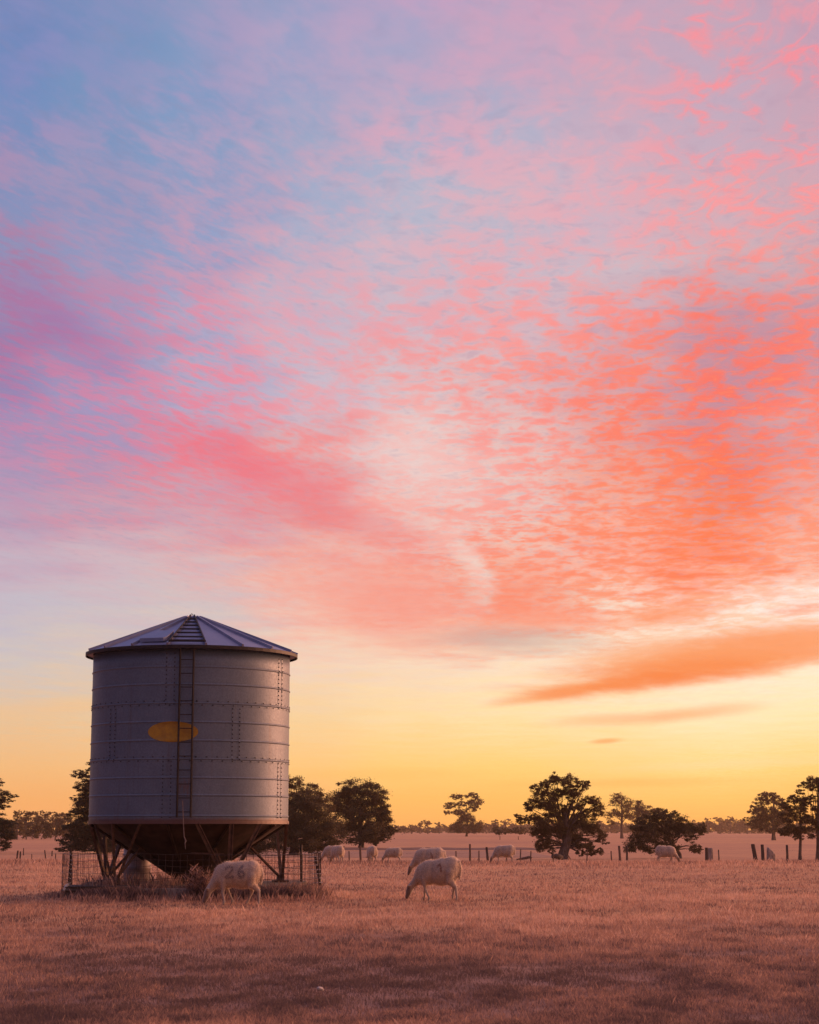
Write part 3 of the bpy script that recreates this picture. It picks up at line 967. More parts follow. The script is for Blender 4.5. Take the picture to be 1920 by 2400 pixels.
# a white pipe end lying on the left corner of the slab
mb = MB(); mb.tube([(XS - 2.42, YS - 2.16, PAD_TOP - .10), (XS - 2.39, YS - 2.02, PAD_TOP - .0), (XS - 2.36, YS - 1.95, PAD_TOP + .02)], [.03, .04, .035], 10)
tag(mb.build('pipe', M['pvc'], None, True), 'short pale pipe lying over the left corner of the slab', 'pipe')


def build_pen():
    """weldmesh loop with pickets"""
    xl, xr = X(163, 43.0), X(748, 43.0)
    cx, hx = (xl + xr) / 2, (xr - xl) / 2
    cy, hy = 43.0, 2.75
    root = empty('wire_pen', (cx, cy, 0))
    tag(root, 'loop of rusty welded wire mesh penning in the base of the silo', 'fence')
    H0, H1 = 0.03, .98

    def loop(t):                                     # rounded rectangle (superellipse)
        c, s = math.cos(t), math.sin(t)
        k = 2 / 3.6
        return Vector((math.copysign(abs(c) ** k, c) * hx, math.copysign(abs(s) ** k, s) * hy, 0))
    nseg = 160
    pts = [loop(2 * PI * i / nseg) for i in range(nseg + 1)]
    # resample evenly
    L = [0]
    for i in range(nseg): L.append(L[-1] + (pts[i + 1] - pts[i]).length)

    def p_at(s):
        s %= L[-1]
        for i in range(nseg):
            if L[i + 1] >= s:
                f = (s - L[i]) / max(1e-9, L[i + 1] - L[i])
                return pts[i].lerp(pts[i + 1], f)
        return pts[-1]
    rr = random.Random(4)
    mb = MB()
    n_v = int(L[-1] / .155)
    for i in range(n_v):
        p = p_at(L[-1] * i / n_v + rr.uniform(-.012, .012))
        dx_ = rr.uniform(-.02, .02)
        mb.tube([p + Vector((0, 0, H0)), p + Vector((dx_, dx_ * .5, (H0 + H1) / 2)), p + Vector((dx_ * .3, 0, H1 + rr.uniform(-.01, .015)))], .0042, 3, False)
    for j in range(8):
        z = H0 + (H1 - H0) * (j / 7) ** 0.95
        ring = []
        for i in range(121):
            p = p_at(L[-1] * i / 120)
            ring.append(p + Vector((0, 0, z + .014 * math.sin(i * .9 + j) + .01 * math.sin(i * .23))))
        mb.tube(ring, .0045 if j < 7 else .006, 3, False)
    mb.build('mesh', M['wire'], root)
    # wire ends twisted round the left corner and right corner pickets
    for (px0, py0, px1, py1, Yp, m_, r_, twist) in ((166, 2000, 158, 2098, 42.6, M['picket'], .018, 1), (739, 2006, 757, 2086, 43.0, M['picket'], .032, 2), (706, 1980, 707, 2060, 44.2, M['picket'], .028, 0), (166, 1988, 166, 2092, 44.0, M['timber'], .03, 0), (540, 2000, 541, 2080, 45.6, M['picket'], .02, 0)):
        A, B = at(px0, py0, Yp) - root.location, at(px1, py1, Yp) - root.location
        B.z = -.05
        m2 = MB()
        d = (A - B).normalized()
        m2.tube([B, B.lerp(A, .5), A], r_, 8)
        po = m2.build('picket', m_, root)
        if twist:
            m3 = MB()
            for k in range(10):
                c_ = B.lerp(A, .08 + .90 * k / 9)
                if twist == 1:
                    m3.tube([c_ + Vector((-.05, -.05, .045)), c_ + Vector((.0, -.05, .0)), c_ + Vector((.035, -.03, -.035)), c_ + Vector((.03, .04, -.02))], .006, 5)
                else:
                    m3.tube([c_ + Vector((-.16, -.05, .0)), c_ + Vector((-.02, -.055, .004)), c_ + Vector((.055, -.035, .006)), c_ + Vector((.03, .05, .0))], .009, 5)
            m3.build('wire_tie', M['tie'], po)


build_pen()


def weeds():
    V, T, A, off = [], [], [], 0

    def patch(n, cx, cy, sx, sy, hm, tint, lean, z=None, w=.012):
        nonlocal off
        x = cx + RNG.normal(0, 1, n) * sx; y = cy + RNG.normal(0, 1, n) * sy
        h = hm * (.35 + .65 * RNG.random(n))
        zz = None if z is None else np.full(n, z)
        v, t, a = blades(x, y, h, np.full(n, w), np.clip(tint + .22 * RNG.normal(0, 1, n), 0, 1), zz, lean)
        V.append(v); T.append(t + off); A.append(a); off += len(v)
    # against the front of the slab, over it, and behind it
    for k in range(26):
        px = 205 + k * 20
        patch(380, X(px, 40.3), 40.4 + random.uniform(-.15, .25), .15, .13, random.uniform(.28, .42), .08, .7, None, .016)
    for k in range(16):
        px = 170 + k * 38
        patch(90, X(px, 40.0), 40.0 + random.uniform(-.3, .1), .2, .25, random.uniform(.14, .25), .55, .6)
    for k in range(9):
        patch(100, X(640 + k * 14, 41.3), 41.2 + random.uniform(-.5, .6), .16, .2, random.uniform(.3, .45), .2, .6)
    for k in range(10):
        patch(60, X(215 + k * 22, 41.4), 41.3 + random.uniform(-.3, .4), .12, .12, random.uniform(.22, .4), .35, .5, PAD_TOP - .02)
    for k in range(12):
        patch(70, X(160 + random.uniform(-12, 40), 42.5), 42.3 + random.uniform(-1, 1.2), .14, .2, .2, .35, .5)
    for k in range(14):
        patch(70, X(700 + random.uniform(-20, 55), 42.5), 42.3 + random.uniform(-1, 1.2), .14, .2, .32, .4, .5)
    o = np_mesh('weeds', np.concatenate(V), np.concatenate(T), M['grass'], attr=('tint', np.concatenate(A)))
    tag(o, 'tall dry weeds growing round the edge of the silo slab', 'weeds', kind='stuff')


weeds()


def build_thistle():
    Yb = 40.15
    root = empty('thistle_bush', (X(468, Yb), Yb, 0))
    tag(root, 'straggly dry thistle bush in front of the trough beside the numbered sheep', 'bush')
    st = MB(); V, T, A, off = [], [], [], 0
    rr = random.Random(9)
    for k in range(26):
        a = rr.uniform(0, 2 * PI); l = rr.uniform(.3, .72); sp = rr.uniform(.05, .38)
        p1 = Vector((math.cos(a) * sp * .4, math.sin(a) * sp * .3, l * .6)); p2 = Vector((math.cos(a) * sp, math.sin(a) * sp * .6, l))
        st.tube([(0, 0, 0), p1, p2], [.008, .006, .004], 4)
        m_ = 26
        q = np.array([tuple(p1.lerp(p2, rr.random()) + Vector((rr.gauss(0, .04), rr.gauss(0, .04), rr.gauss(0, .03)))) for _ in range(m_)])
        v, t, aa = blades(q[:, 0], q[:, 1], .05 + .05 * RNG.random(m_), np.full(m_, .022), np.clip(.28 + .25 * RNG.normal(0, 1, m_), 0, 1), q[:, 2], 2.2)
        V.append(v); T.append(t + off); A.append(aa); off += len(v)
    st.build('stem', M['timber'], root)
    np_mesh('foliage', np.concatenate(V), np.concatenate(T), M['grass'], root, ('tint', np.concatenate(A)))


build_thistle()


# ------------------------------------------------------------------ sheep
def capsule_pts(bm, a, b, ra, rb, n=12):
    """tapered capsule added to bm"""
    a, b = Vector(a), Vector(b)
    d = b - a
    L = max(d.length, 1e-4)
    q = d.to_track_quat('Z', 'Y')
    rings = []
    prof = []
    for i in range(5): t = -PI / 2 + PI / 2 * i / 4; prof.append((ra * math.cos(t), ra * math.sin(t)))
    for i in range(5): t = PI / 2 * i / 4; prof.append((rb * math.cos(t), L + rb * math.sin(t)))
    vs_ = []
    for (r, z) in prof:
        vs_.append([bm.verts.new(a + q @ Vector((max(r, 1e-4) * math.cos(2 * PI * k / n), max(r, 1e-4) * math.sin(2 * PI * k / n), z))) for k in range(n)])
    for i in range(len(vs_) - 1):
        for k in range(n):
            bm.faces.new((vs_[i][k], vs_[i][(k + 1) % n], vs_[i + 1][(k + 1) % n], vs_[i + 1][k]))
    bm.faces.new(list(reversed(vs_[0]))); bm.faces.new(vs_[-1])


def ellipsoid(bm, c, r, pitch=0.0):
    m = Matrix.Translation(c) @ Matrix.Rotation(pitch, 4, 'Y') @ Matrix.Diagonal((*r, 1))
    bmesh.ops.create_uvsphere(bm, u_segments=24, v_segments=14, radius=1.0, matrix=m)


def seg_d(px, pz, a, b):
    ax, az = a; bx, bz = b
    dx_, dz_ = bx - ax, bz - az
    t = max(0, min(1, ((px - ax) * dx_ + (pz - az) * dz_) / (dx_ * dx_ + dz_ * dz_ + 1e-9)))
    return math.hypot(px - ax - t * dx_, pz - az - t * dz_)


DIGIT2 = [(-.5, .35), (-.42, .5), (-.2, .55), (-.02, .45), (.0, .25), (-.15, .0), (-.5, -.45), (.05, -.45)]
DIGIT6 = [(.42, .55), (.22, .3), (.1, 0), (.1, -.28), (.25, -.5), (.45, -.48), (.55, -.25), (.45, -.02), (.25, 0), (.12, -.12)]


def make_sheep_mesh(legs, head='down', lean=0.0, fat=1.0, bare=1.0, seed=0, number=None, stain=None, headturn=0.0, slope=.04):
    """legs: (front near, front far, hind near, hind far) = (knee dx, foot dx, lift); +x is forward, near side is -y"""
    bm = bmesh.new()
    w = .205 * fat
    ellipsoid(bm, (-.17, 0, .565), (.37, w + .012, .262 * fat))          # barrel and belly
    ellipsoid(bm, (.16, 0, .575), (.30, w * .93, .255 * fat))             # ribs and shoulder
    ellipsoid(bm, (.31, 0, .55), (.19, w * .80, .235 * fat), .1)          # chest
    ellipsoid(bm, (-.39, 0, .585), (.225, w * .94, .245 * fat))           # rump
    capsule_pts(bm, (-.30, 0, .66), (.18, 0, .675), .150 * fat, .140 * fat)
    if head == 'down':
        n1, n2, poll, muz = (.34, 0, .56), (.54, headturn * .06, .36), (.62, headturn * .10, .26), (.70, headturn * .14, .075)
    else:
        n1, n2, poll, muz = (.34, 0, .60), (.52, headturn * .06, .50), (.60, headturn * .1, .45), (.73, headturn * .16, .30)
    n1, n2, poll, muz = map(Vector, (n1, n2, poll, muz))
    capsule_pts(bm, n1, n1.lerp(n2, .6), .165 * fat, .118)
    capsule_pts(bm, n1.lerp(n2, .6), poll, .118, .080)
    mid = poll.lerp(muz, .45)
    capsule_pts(bm, poll, mid, .084, .074)
    capsule_pts(bm, mid, muz, .074, .050)
    d = (muz - poll).normalized()
    capsule_pts(bm, poll + d * .05 + Vector((-.035, 0, -.01)), mid + Vector((-.03, 0, -.02)), .050, .036)   # jaw
    for s in (-1, 1):                                                     # ears stand out sideways, drooping
        e0 = poll + Vector((-.01, s * .062, .03)); e1 = poll + Vector((.02, s * .185, .055))
        capsule_pts(bm, e0, e0.lerp(e1, .55), .022, .034, 8)
        capsule_pts(bm, e0.lerp(e1, .55), e1, .034, .015, 8)
    # tail
    capsule_pts(bm, (-.59, 0, .70), (-.635, 0, .56), .040, .036)
    capsule_pts(bm, (-.635, 0, .56), (-.605, 0, .40), .036, .022)
    fn, ff, hn, hf = legs
    for (s, (k, f, lift)) in ((1, fn), (-1, ff)):
        y = s * .105
        capsule_pts(bm, (.25, y, .48), (.25 + k * .4, y, .34), .085, .056)
        capsule_pts(bm, (.25 + k * .4, y, .34), (.25 + k, y * .95, .235), .050, .035)
        capsule_pts(bm, (.25 + k, y * .95, .235), (.25 + f, y * .95, .055 + lift), .033, .024)
        capsule_pts(bm, (.25 + f, y * .95, .055 + lift), (.25 + f + .02, y * .95, .02 + lift), .029, .030)
    for (s, (k, f, lift)) in ((1, hn), (-1, hf)):
        y = s * .115
        capsule_pts(bm, (-.40, y, .52), (-.37 + k * .3, y, .40), .125, .095)       # thigh
        capsule_pts(bm, (-.37 + k * .3, y, .40), (-.50 + k, y, .265), .082, .042)  # gaskin to hock
        capsule_pts(bm, (-.50 + k, y, .265), (-.48 + f, y, .055 + lift), .038, .026)
        capsule_pts(bm, (-.48 + f, y, .055 + lift), (-.455 + f, y, .02 + lift), .030, .031)
    me = bpy.data.meshes.new('sheep_raw'); bm.to_mesh(me); bm.free()
    tmp = bpy.data.objects.new('tmp_sheep', me); COL.objects.link(tmp)
    rm = tmp.modifiers.new('r', 'REMESH'); rm.mode = 'VOXEL'; rm.voxel_size = .0125
    smd = tmp.modifiers.new('s', 'SMOOTH'); smd.factor = .5; smd.iterations = 5
    dg = bpy.context.evaluated_depsgraph_get()
    out = bpy.data.meshes.new_from_object(tmp.evaluated_get(dg))
    bpy.data.objects.remove(tmp)
    bpy.data.meshes.remove(me)
    n = len(out.vertices)
    co = np.empty(n * 3); out.vertices.foreach_get('co', co); co = co.reshape(-1, 3)
    no = np.empty(n * 3); out.vertices.foreach_get('normal', no); no = no.reshape(-1, 3)
    # lumpy fleece on the body, bare face and shanks
    wool = np.clip((co[:, 2] - .33) / .1, 0, 1) * np.clip((.52 - co[:, 0]) / .1, 0, 1)
    rg = np.random.default_rng(seed)
    ph = rg.random(6) * 6
    lump = (vnoise(co[:, 0] * 14 + ph[0] + 40, co[:, 2] * 14 + ph[1] + co[:, 1] * 9 + 40) - .5) * .010
    lump += (vnoise(co[:, 0] * 38 + ph[2] + 90, co[:, 2] * 38 + ph[3] + co[:, 1] * 30 + 90) - .5) * .007
    co = co + no * (lump * wool)[:, None]
    face = np.clip((co[:, 0] - .575) / .05, 0, 1) * np.clip((.36 - co[:, 2]) / .08, 0, 1) if head == 'down' else np.clip((co[:, 0] - .58) / .05, 0, 1)
    paint = np.zeros(n); st = np.zeros(n)
    if number:
        side = 1
        for i in np.nonzero((co[:, 1] * side > .06) & (co[:, 2] > .4))[0]:
            # the sheep walks to the left, so its forward axis runs leftward in the picture
            px, pz = -(co[i, 0] + .05), co[i, 2] - .625
            best = 9
            for glyph, ox in ((DIGIT2, -.10), (DIGIT6, .03)):
                for q in range(len(glyph) - 1):
                    a_ = (glyph[q][0] * .28 + ox, glyph[q][1] * .20); b_ = (glyph[q + 1][0] * .28 + ox, glyph[q + 1][1] * .20)
                    best = min(best, seg_d(px, pz, a_, b_))
            paint[i] = max(0, min(1, (.044 - best) / .030))
    if stain:
        for (sx, sz, pts_) in stain:
            for i in np.nonzero((co[:, 1] > .05) & (co[:, 2] > .4))[0]:
                best = 9
                for q in range(len(pts_) - 1):
                    a_ = (sx + pts_[q][0], sz + pts_[q][1]); b_ = (sx + pts_[q + 1][0], sz + pts_[q + 1][1])
                    best = min(best, seg_d(-co[i, 0], co[i, 2], a_, b_))
                st[i] = max(st[i], max(0, min(1, (.032 - best) / .02)))
    co[:, 2] += slope * (-co[:, 0] - .05) * np.clip((co[:, 2] - .28) / .25, 0, 1)
    co[:, 0] *= .83
    out.vertices.foreach_set('co', co.ravel())
    for nm, arr in (('face', face), ('paint', paint), ('stain', st)):
        a_ = out.attributes.new(nm, 'FLOAT', 'POINT'); a_.data.foreach_set('value', arr.astype(np.float32))
    out.polygons.foreach_set('use_smooth', [True] * len(out.polygons))
    out.materials.clear(); out.materials.append(M['sheep'])
    out.update()
    return out


STAND = ((.0, .0, 0), (.02, .05, 0), (.0, .0, 0), (.03, .06, 0))
WALK = ((.02, -.02, 0), (-.09, -.19, .02), (-.07, -.10, 0), (.10, .19, 0))
STEP = ((-.03, -.13, 0), (.03, .04, 0), (-.04, -.09, 0), (.05, .07, 0))
meshes = {
    'number': make_sheep_mesh(WALK, 'down', seed=1, number=True),
    'big': make_sheep_mesh(STEP, 'down', fat=1.02, seed=2, slope=.13, stain=[(.14, .66, [(-.03, .02), (.02, .05), (.05, -.01), (.06, -.09)])]),
    'mark': make_sheep_mesh(STAND, 'down', fat=1.02, seed=3, stain=[(.16, .64, [(-.02, .05), (.02, -.02), (.04, -.09), (.0, -.08)])]),
    'plain': make_sheep_mesh(STAND, 'down', fat=1.0, seed=4),
    'other': make_sheep_mesh(STEP, 'down', fat=1.05, seed=5, headturn=.4),
}


def mat_fuzz():
    m, N, b = mat('wool fibres')
    tr = N.new('ShaderNodeBsdfTranslucent'); tr.inputs[0].default_value = (0.95, 0.80, 0.68, 1)
    b.inputs['Base Color'].default_value = (0.30, 0.24, 0.20, 1); b.inputs['Roughness'].default_value = .8
    mx = N.new('ShaderNodeMixShader'); mx.inputs[0].default_value = .65
    N.link(b.outputs[0], mx.inputs[1]); N.link(tr.outputs[0], mx.inputs[2])
    N.link(mx.outputs[0], m.node_tree.nodes['Material Output'].inputs['Surface'])
    return m


M['fuzz'] = mat_fuzz()


def fleece_mesh(body, seed):
    rg = np.random.default_rng(seed)
    n = len(body.vertices)
    co = np.empty(n * 3); body.vertices.foreach_get('co', co); co = co.reshape(-1, 3)
    no = np.empty(n * 3); body.vertices.foreach_get('normal', no); no = no.reshape(-1, 3)
    idx = np.nonzero((co[:, 2] > .30) & (co[:, 0] < .48))[0]
    pick = rg.choice(idx, 11000)
    p, d = co[pick] + rg.normal(0, .006, (11000, 3)), no[pick] + rg.normal(0, .55, (11000, 3))
    d /= np.linalg.norm(d, axis=1)[:, None]
    sd = np.cross(d, rg.normal(0, 1, (11000, 3))); sd /= np.linalg.norm(sd, axis=1)[:, None]
    L = (.012 + .026 * rg.random(11000))[:, None]
    v = np.stack([p - sd * .0028 - d * .004, p + sd * .0028 - d * .004, p + d * L], 1).reshape(-1, 3)
    o_ = np_mesh('wool_tmp', v, np.arange(33000).reshape(-1, 3), M['fuzz'])
    me_ = o_.data; bpy.data.objects.remove(o_)
    return me_


fleece = {k: fleece_mesh(m_, i) for i, (k, m_) in enumerate(meshes.items())}


def sheep(px, py_feet, size, rz, mesh, label, sink=0.0, Y=None):
    Y = ground_y(py_feet) if Y is None else Y
    x = xat(px, Y)
    root = empty('sheep', (x, Y, gz(x, Y) - sink), rz)
    root.scale = (size, size, size)
    tag(root, label, 'sheep', 'sheep grazing in the dry paddock')
    b = bpy.data.objects.new('body', meshes[mesh]); COL.objects.link(b); b.parent = root
    f_ = bpy.data.objects.new('wool', fleece[mesh]); COL.objects.link(f_); f_.parent = root


# the model faces +x: turning by 180 degrees makes it face left in the picture
sheep(550, 2117, 1.05, R(180), 'number', 'shorn sheep with a dark number 26 on its side grazing in front of the silo', Y=38.4)
sheep(1020, 2110, 1.06, R(180 - 12), 'big', 'largest pale sheep grazing alone nearest the camera right of the silo', Y=40.6)
sheep(1003, 2056, 1.08, R(180 - 8), 'mark', 'sheep with a brown flank mark partly hidden behind the largest sheep', Y=61.0)
sheep(779, 2028, 1.05, R(180 - 5), 'plain', 'sheep grazing leftward just right of the wire pen, behind another sheep', Y=94.0)
sheep(790, 2031, 1.02, R(180 - 62), 'other', 'sheep seen nearly from behind overlapping another sheep beside the wire pen', Y=91.0)
sheep(871, 2030, 1.04, R(90 + 14), 'plain', 'sheep seen straight from behind by the fence post in the middle distance', Y=94.0)
sheep(920, 2025, 1.0, R(180 - 8), 'mark', 'small far sheep grazing leftward in front of the dark trough', Y=103.0)
sheep(1180, 2030, 1.06, R(180 - 10), 'plain', 'sheep with a bright rim on its back grazing left of the big gum tree', Y=89.0)
sheep(1564, 2027, 1.04, R(-12), 'other', 'only sheep facing right, grazing in front of the low bushy tree', Y=92.0)


# ------------------------------------------------------------------ trees
def leaves_for(clumps, Y, cx, leaf, dens, flat=1.0, depth=.9, seed=0, sub=.30, holes=.0):
    """leaf quads filling lumpy clumps; clumps = (px, py, rx, ry) in photograph pixels"""
    rg = np.random.default_rng(seed)
    s = 1.0 / pxm(Y)
    C, Tn = [], []
    for (px, py, rx, ry) in clumps:
        c = at(px, py, Y)
        RX, RY, RZ = rx * s, max(rx, ry) * s * depth, ry * s
        area = PI * rx * ry
        nsub = max(5, int(area / max(16.0, (sub * min(rx, ry)) ** 2 * 1.9)))
        nl = max(4, int(area * dens / nsub))
        d = rg.normal(0, 1, (nsub, 3)); d /= np.linalg.norm(d, axis=1)[:, None]
        rad = (.25 + .75 * rg.random(nsub) ** .6)
        sc = d * rad[:, None] * np.array([RX, RY, RZ])
        sr = sub * min(RX, RZ) * (.6 + .8 * rg.random(nsub))
        t0 = rg.random(nsub)
        off = rg.normal(0, 1, (nsub, nl, 3)) * .62
        off[:, :, 2] *= .72 * flat
        p = sc[:, None, :] + off * sr[:, None, None] * np.array([1.15, 1.15, 1.0])
        p = p.reshape(-1, 3) + np.array([c.x, c.y + (rg.random() - .5) * RX * .6, c.z])
        C.append(p)
        Tn.append(np.clip(np.repeat(t0, nl) * .6 + .4 * rg.random(nsub * nl), 0, 1))
    C = np.concatenate(C); Tn = np.concatenate(Tn)
    n = len(C)
    u_ = rg.normal(0, 1, (n, 3)); u_[:, 2] *= .6
    u_ /= np.linalg.norm(u_, axis=1)[:, None]
    w_ = rg.normal(0, 1, (n, 3)); w_ -= (w_ * u_).sum(1)[:, None] * u_
    w_ /= np.linalg.norm(w_, axis=1)[:, None]
    L = leaf * s * (.6 + .9 * rg.random(n))[:, None]
    W = L * (.45 + .35 * rg.random(n))[:, None]
    v = np.stack([C - u_ * L, C - w_ * W, C + u_ * L, C + w_ * W], 1)
    return v, Tn


def tree(name, label, cat, px, py, Y, clumps, trunk_px, top_py, m_leaf, m_bark, leaf=2.6, dens=.55, flat=1.0, seed=0, sub=.3, lean=0, group=None, limbs=True, depth=.9):
    rr = random.Random(seed * 13 + 5)
    b = at(px, py, Y)
    base = Vector((b.x, Y, gz(b.x, Y)))
    root = empty(name, base)
    tag(root, label, cat, group)
    v, tn = leaves_for(clumps, Y, b.x, leaf * .58, dens * 2.5, flat, depth, seed, sub)
    v = v.reshape(-1, 3) - np.array(base)
    q = np.arange(len(v)).reshape(-1, 4)
    np_mesh('crown', v, q, M[m_leaf], root, ('tint', np.repeat(tn, 4)))
    s = 1 / pxm(Y)
    mb = MB()
    top = at(px + lean, top_py, Y) - base
    r0 = trunk_px * s / 2
    pts = [Vector((0, 0, -.15)), Vector((0, 0, .0)), Vector((0, 0, .12 * top.z)) + Vector((rr.uniform(-.3, .3) * r0, 0, 0)), top * .45 + Vector((rr.uniform(-1, 1) * r0, rr.uniform(-1, 1) * r0, 0)), top]
    mb.tube(pts, [r0 * 1.5, r0 * 1.35, r0 * .95, r0 * .8, r0 * .35], 9)
    if limbs:
        for (cx_, cy_, rx, ry) in clumps:
            e = at(cx_, cy_, Y) - base
            k = rr.uniform(.28, .62)
            st = top * k
            for j in range(2):
                e2 = e + Vector((rr.uniform(-.5, .5) * rx * s, rr.uniform(-.4, .4) * rx * s, rr.uniform(-.3, .5) * ry * s))
                if e2.z < st.z: st = top * max(.16, k * .6)
                m1 = st.lerp(e2, .5) + Vector((rr.uniform(-1, 1), rr.uniform(-1, 1), rr.uniform(.2, 1.2))) * (e2 - st).length * .10
                rl = r0 * rr.uniform(.14, .27)
                mb.tube([st, m1, e2], [rl, rl * .6, rl * .18], 5)
    mb.build('trunk', M[m_bark], root, True)
    return root


G_T = 'paddock trees'
# left edge cypress, layered boughs
tree('cypress_tree', 'dark cypress with layered boughs cut off by the left edge of the picture', 'tree', -22, 1998, 180,
     [(-14, 1838, 20, 14), (-6, 1862, 28, 12), (10, 1876, 26, 9), (-22, 1885, 40, 16), (26, 1866, 20, 7), (-20, 1925, 52, 22), (-14, 1955, 46, 24), (-12, 1984, 34, 14), (10, 1892, 16, 8), (14, 1938, 26, 18), (12, 1980, 18, 10)],
     14, 1830, 'leaf_dark', 'bark', leaf=2.0, dens=.95, flat=.55, seed=1, sub=.34)
# cypress half hidden by the silo on its left
tree('cypress_tree', 'tall dark cypress half hidden behind the left side of the silo', 'tree', 232, 1998, 178,
     [(218, 1796, 15, 18), (206, 1830, 13, 30), (208, 1868, 16, 36), (200, 1895, 24, 20), (188, 1816, 24, 11), (200, 1846, 30, 16), (186, 1872, 26, 11), (215, 1885, 44, 26), (188, 1910, 42, 15), (184, 1942, 44, 24), (222, 1930, 60, 40), (170, 1978, 44, 16), (160, 1990, 30, 8), (195, 1968, 52, 24), (215, 1985, 60, 14), (250, 1965, 70, 34), (310, 1960, 60, 40), (255, 1830, 50, 40), (275, 1890, 60, 50)],
     20, 1790, 'leaf_dark', 'bark', leaf=2.0, dens=.95, flat=.55, seed=2, sub=.30)
# behind the silo and out to its right
tree('dense_tree', 'broad dense dark tree coming out low behind the right side of the silo', 'tree', 690, 2003, 165,
     [(640, 1930, 70, 52), (700, 1905, 58, 46), (742, 1925, 50, 48), (774, 1958, 38, 38), (716, 1880, 40, 26), (690, 1965, 90, 34), (600, 1965, 60, 38), (560, 1950, 50, 46), (735, 1985, 50, 18), (660, 1890, 40, 36), (786, 1980, 20, 16)],
     22, 1890, 'leaf_bush', 'bark', leaf=2.2, dens=.85, seed=3, sub=.27)
tree('gum_tree', 'feathery see-through gum tree rising between the silo and the round tree', 'tree', 720, 1992, 200,
     [(690, 1838, 26, 16), (668, 1830, 22, 14), (728, 1850, 28, 15), (752, 1868, 24, 13), (765, 1890, 20, 14), (700, 1862, 30, 12), (738, 1885, 26, 14), (640, 1845, 30, 30)],
     12, 1845, 'leaf_gum', 'bark', leaf=2.2, dens=.75, seed=4, sub=.3)
tree('round_tree', 'round full crowned gum tree with a low fork standing behind the middle sheep', 'tree', 846, 1992, 215,
     [(826, 1850, 40, 24), (862, 1862, 42, 30), (805, 1880, 30, 34), (850, 1905, 62, 44), (892, 1888, 26, 34), (902, 1925, 24, 36), (812, 1935, 34, 36), (850, 1950, 50, 30), (880, 1955, 36, 22), (786, 1900, 18, 24), (872, 1842, 18, 9), (832, 1968, 18, 14), (920, 1945, 14, 9), (900, 1966, 12, 8), (880, 1975, 7, 9)],
     13, 1870, 'leaf_bush', 'bark', leaf=2.3, dens=.80, seed=5, sub=.26)
# lone open tree in the far paddock
tree('gum_tree', 'lone umbrella shaped gum tree with open layered crown in the far paddock', 'tree', 1094, 1956, 620,
     [(1074, 1868, 20, 7), (1108, 1865, 17, 8), (1114, 1880, 20, 10), (1060, 1889, 21, 8), (1088, 1884, 20, 7), (1051, 1904, 13, 5), (1080, 1906, 20, 9), (1110, 1895, 17, 7), (1094, 1915, 16, 8), (1098, 1930, 30, 18), (1118, 1938, 14, 14), (1070, 1942, 18, 10), (1090, 1945, 34, 8)],
     5, 1890, 'leaf_gum', 'bark', leaf=2.2, dens=1.1, seed=6, sub=.3)
# the big gum
tree('gum_tree', 'largest gum tree with thick dark trunk and drooping lower boughs standing by the fence', 'tree', 1322, 2013, 142,
     [(1305, 1824, 16, 14), (1332, 1832, 24, 16), (1362, 1842, 20, 13), (1378, 1836, 10, 8), (1282, 1836, 18, 12), (1262, 1850, 20, 13), (1300, 1860, 30, 20), (1342, 1858, 26, 18), (1272, 1878, 34, 20), (1240, 1890, 16, 14), (1250, 1915, 20, 10), (1216, 1912, 14, 6), (1226, 1924, 24, 9), (1300, 1898, 38, 20), (1348, 1888, 26, 14), (1386, 1876, 22, 14), (1402, 1890, 18, 13), (1388, 1905, 28, 12), (1360, 1920, 34, 18), (1290, 1935, 44, 26), (1340, 1945, 46, 22), (1262, 1950, 20, 16), (1390, 1940, 20, 18), (1405, 1960, 18, 16), (1280, 1970, 30, 16), (1270, 1985, 18, 12), (1294, 1992, 10, 10), (1352, 1970, 30, 18), (1370, 1985, 30, 12), (1386, 1998, 22, 8), (1408, 1996, 12, 8), (1362, 2000, 12, 7), (1420, 1975, 10, 5)],
     25, 1900, 'leaf_gum', 'bark', leaf=2.3, dens=.86, seed=7, sub=.27)
tree('gum_tree', 'slender gum tree with a clear trunk just right of the big gum', 'tree', 1458, 1958, 480,
     [(1448, 1868, 20, 10), (1440, 1882, 16, 10), (1462, 1880, 22, 14), (1474, 1895, 18, 14), (1440, 1905, 18, 10), (1428, 1912, 14, 8), (1460, 1908, 24, 10), (1478, 1915, 16, 9), (1430, 1930, 12, 10)],
     7, 1870, 'leaf_gum', 'bark', leaf=1.9, dens=.62, seed=8, sub=.3)
tree('round_tree', 'hazy round gum tree standing behind the low bushy tree', 'tree', 1505, 1957, 520,
     [(1498, 1888, 16, 12), (1508, 1900, 20, 16), (1492, 1912, 18, 18), (1515, 1920, 18, 18), (1500, 1938, 22, 14), (1535, 1900, 16, 8), (1552, 1905, 14, 10), (1545, 1920, 20, 12)],
     7, 1890, 'leaf_far', 'bark', leaf=2.0, dens=.80, seed=9, sub=.3)
tree('bushy_tree', 'low spreading bushy tree with boughs drooping to the grass behind the right hand sheep', 'tree', 1592, 2011, 146,
     [(1545, 1908, 26, 14), (1520, 1925, 30, 18), (1560, 1925, 36, 20), (1590, 1930, 28, 18), (1500, 1950, 26, 20), (1545, 1955, 50, 26), (1600, 1952, 34, 20), (1630, 1940, 22, 12), (1645, 1950, 12, 12), (1488, 1975, 24, 16), (1475, 1990, 16, 12), (1530, 1985, 36, 18), (1565, 1985, 28, 18), (1622, 1962, 14, 8), (1630, 1985, 13, 16), (1640, 1995, 8, 8), (1585, 1908, 12, 8), (1650, 1938, 8, 10)],
     12, 1930, 'leaf_bush', 'bark', leaf=2.2, dens=.86, seed=10, sub=.28, lean=-44)
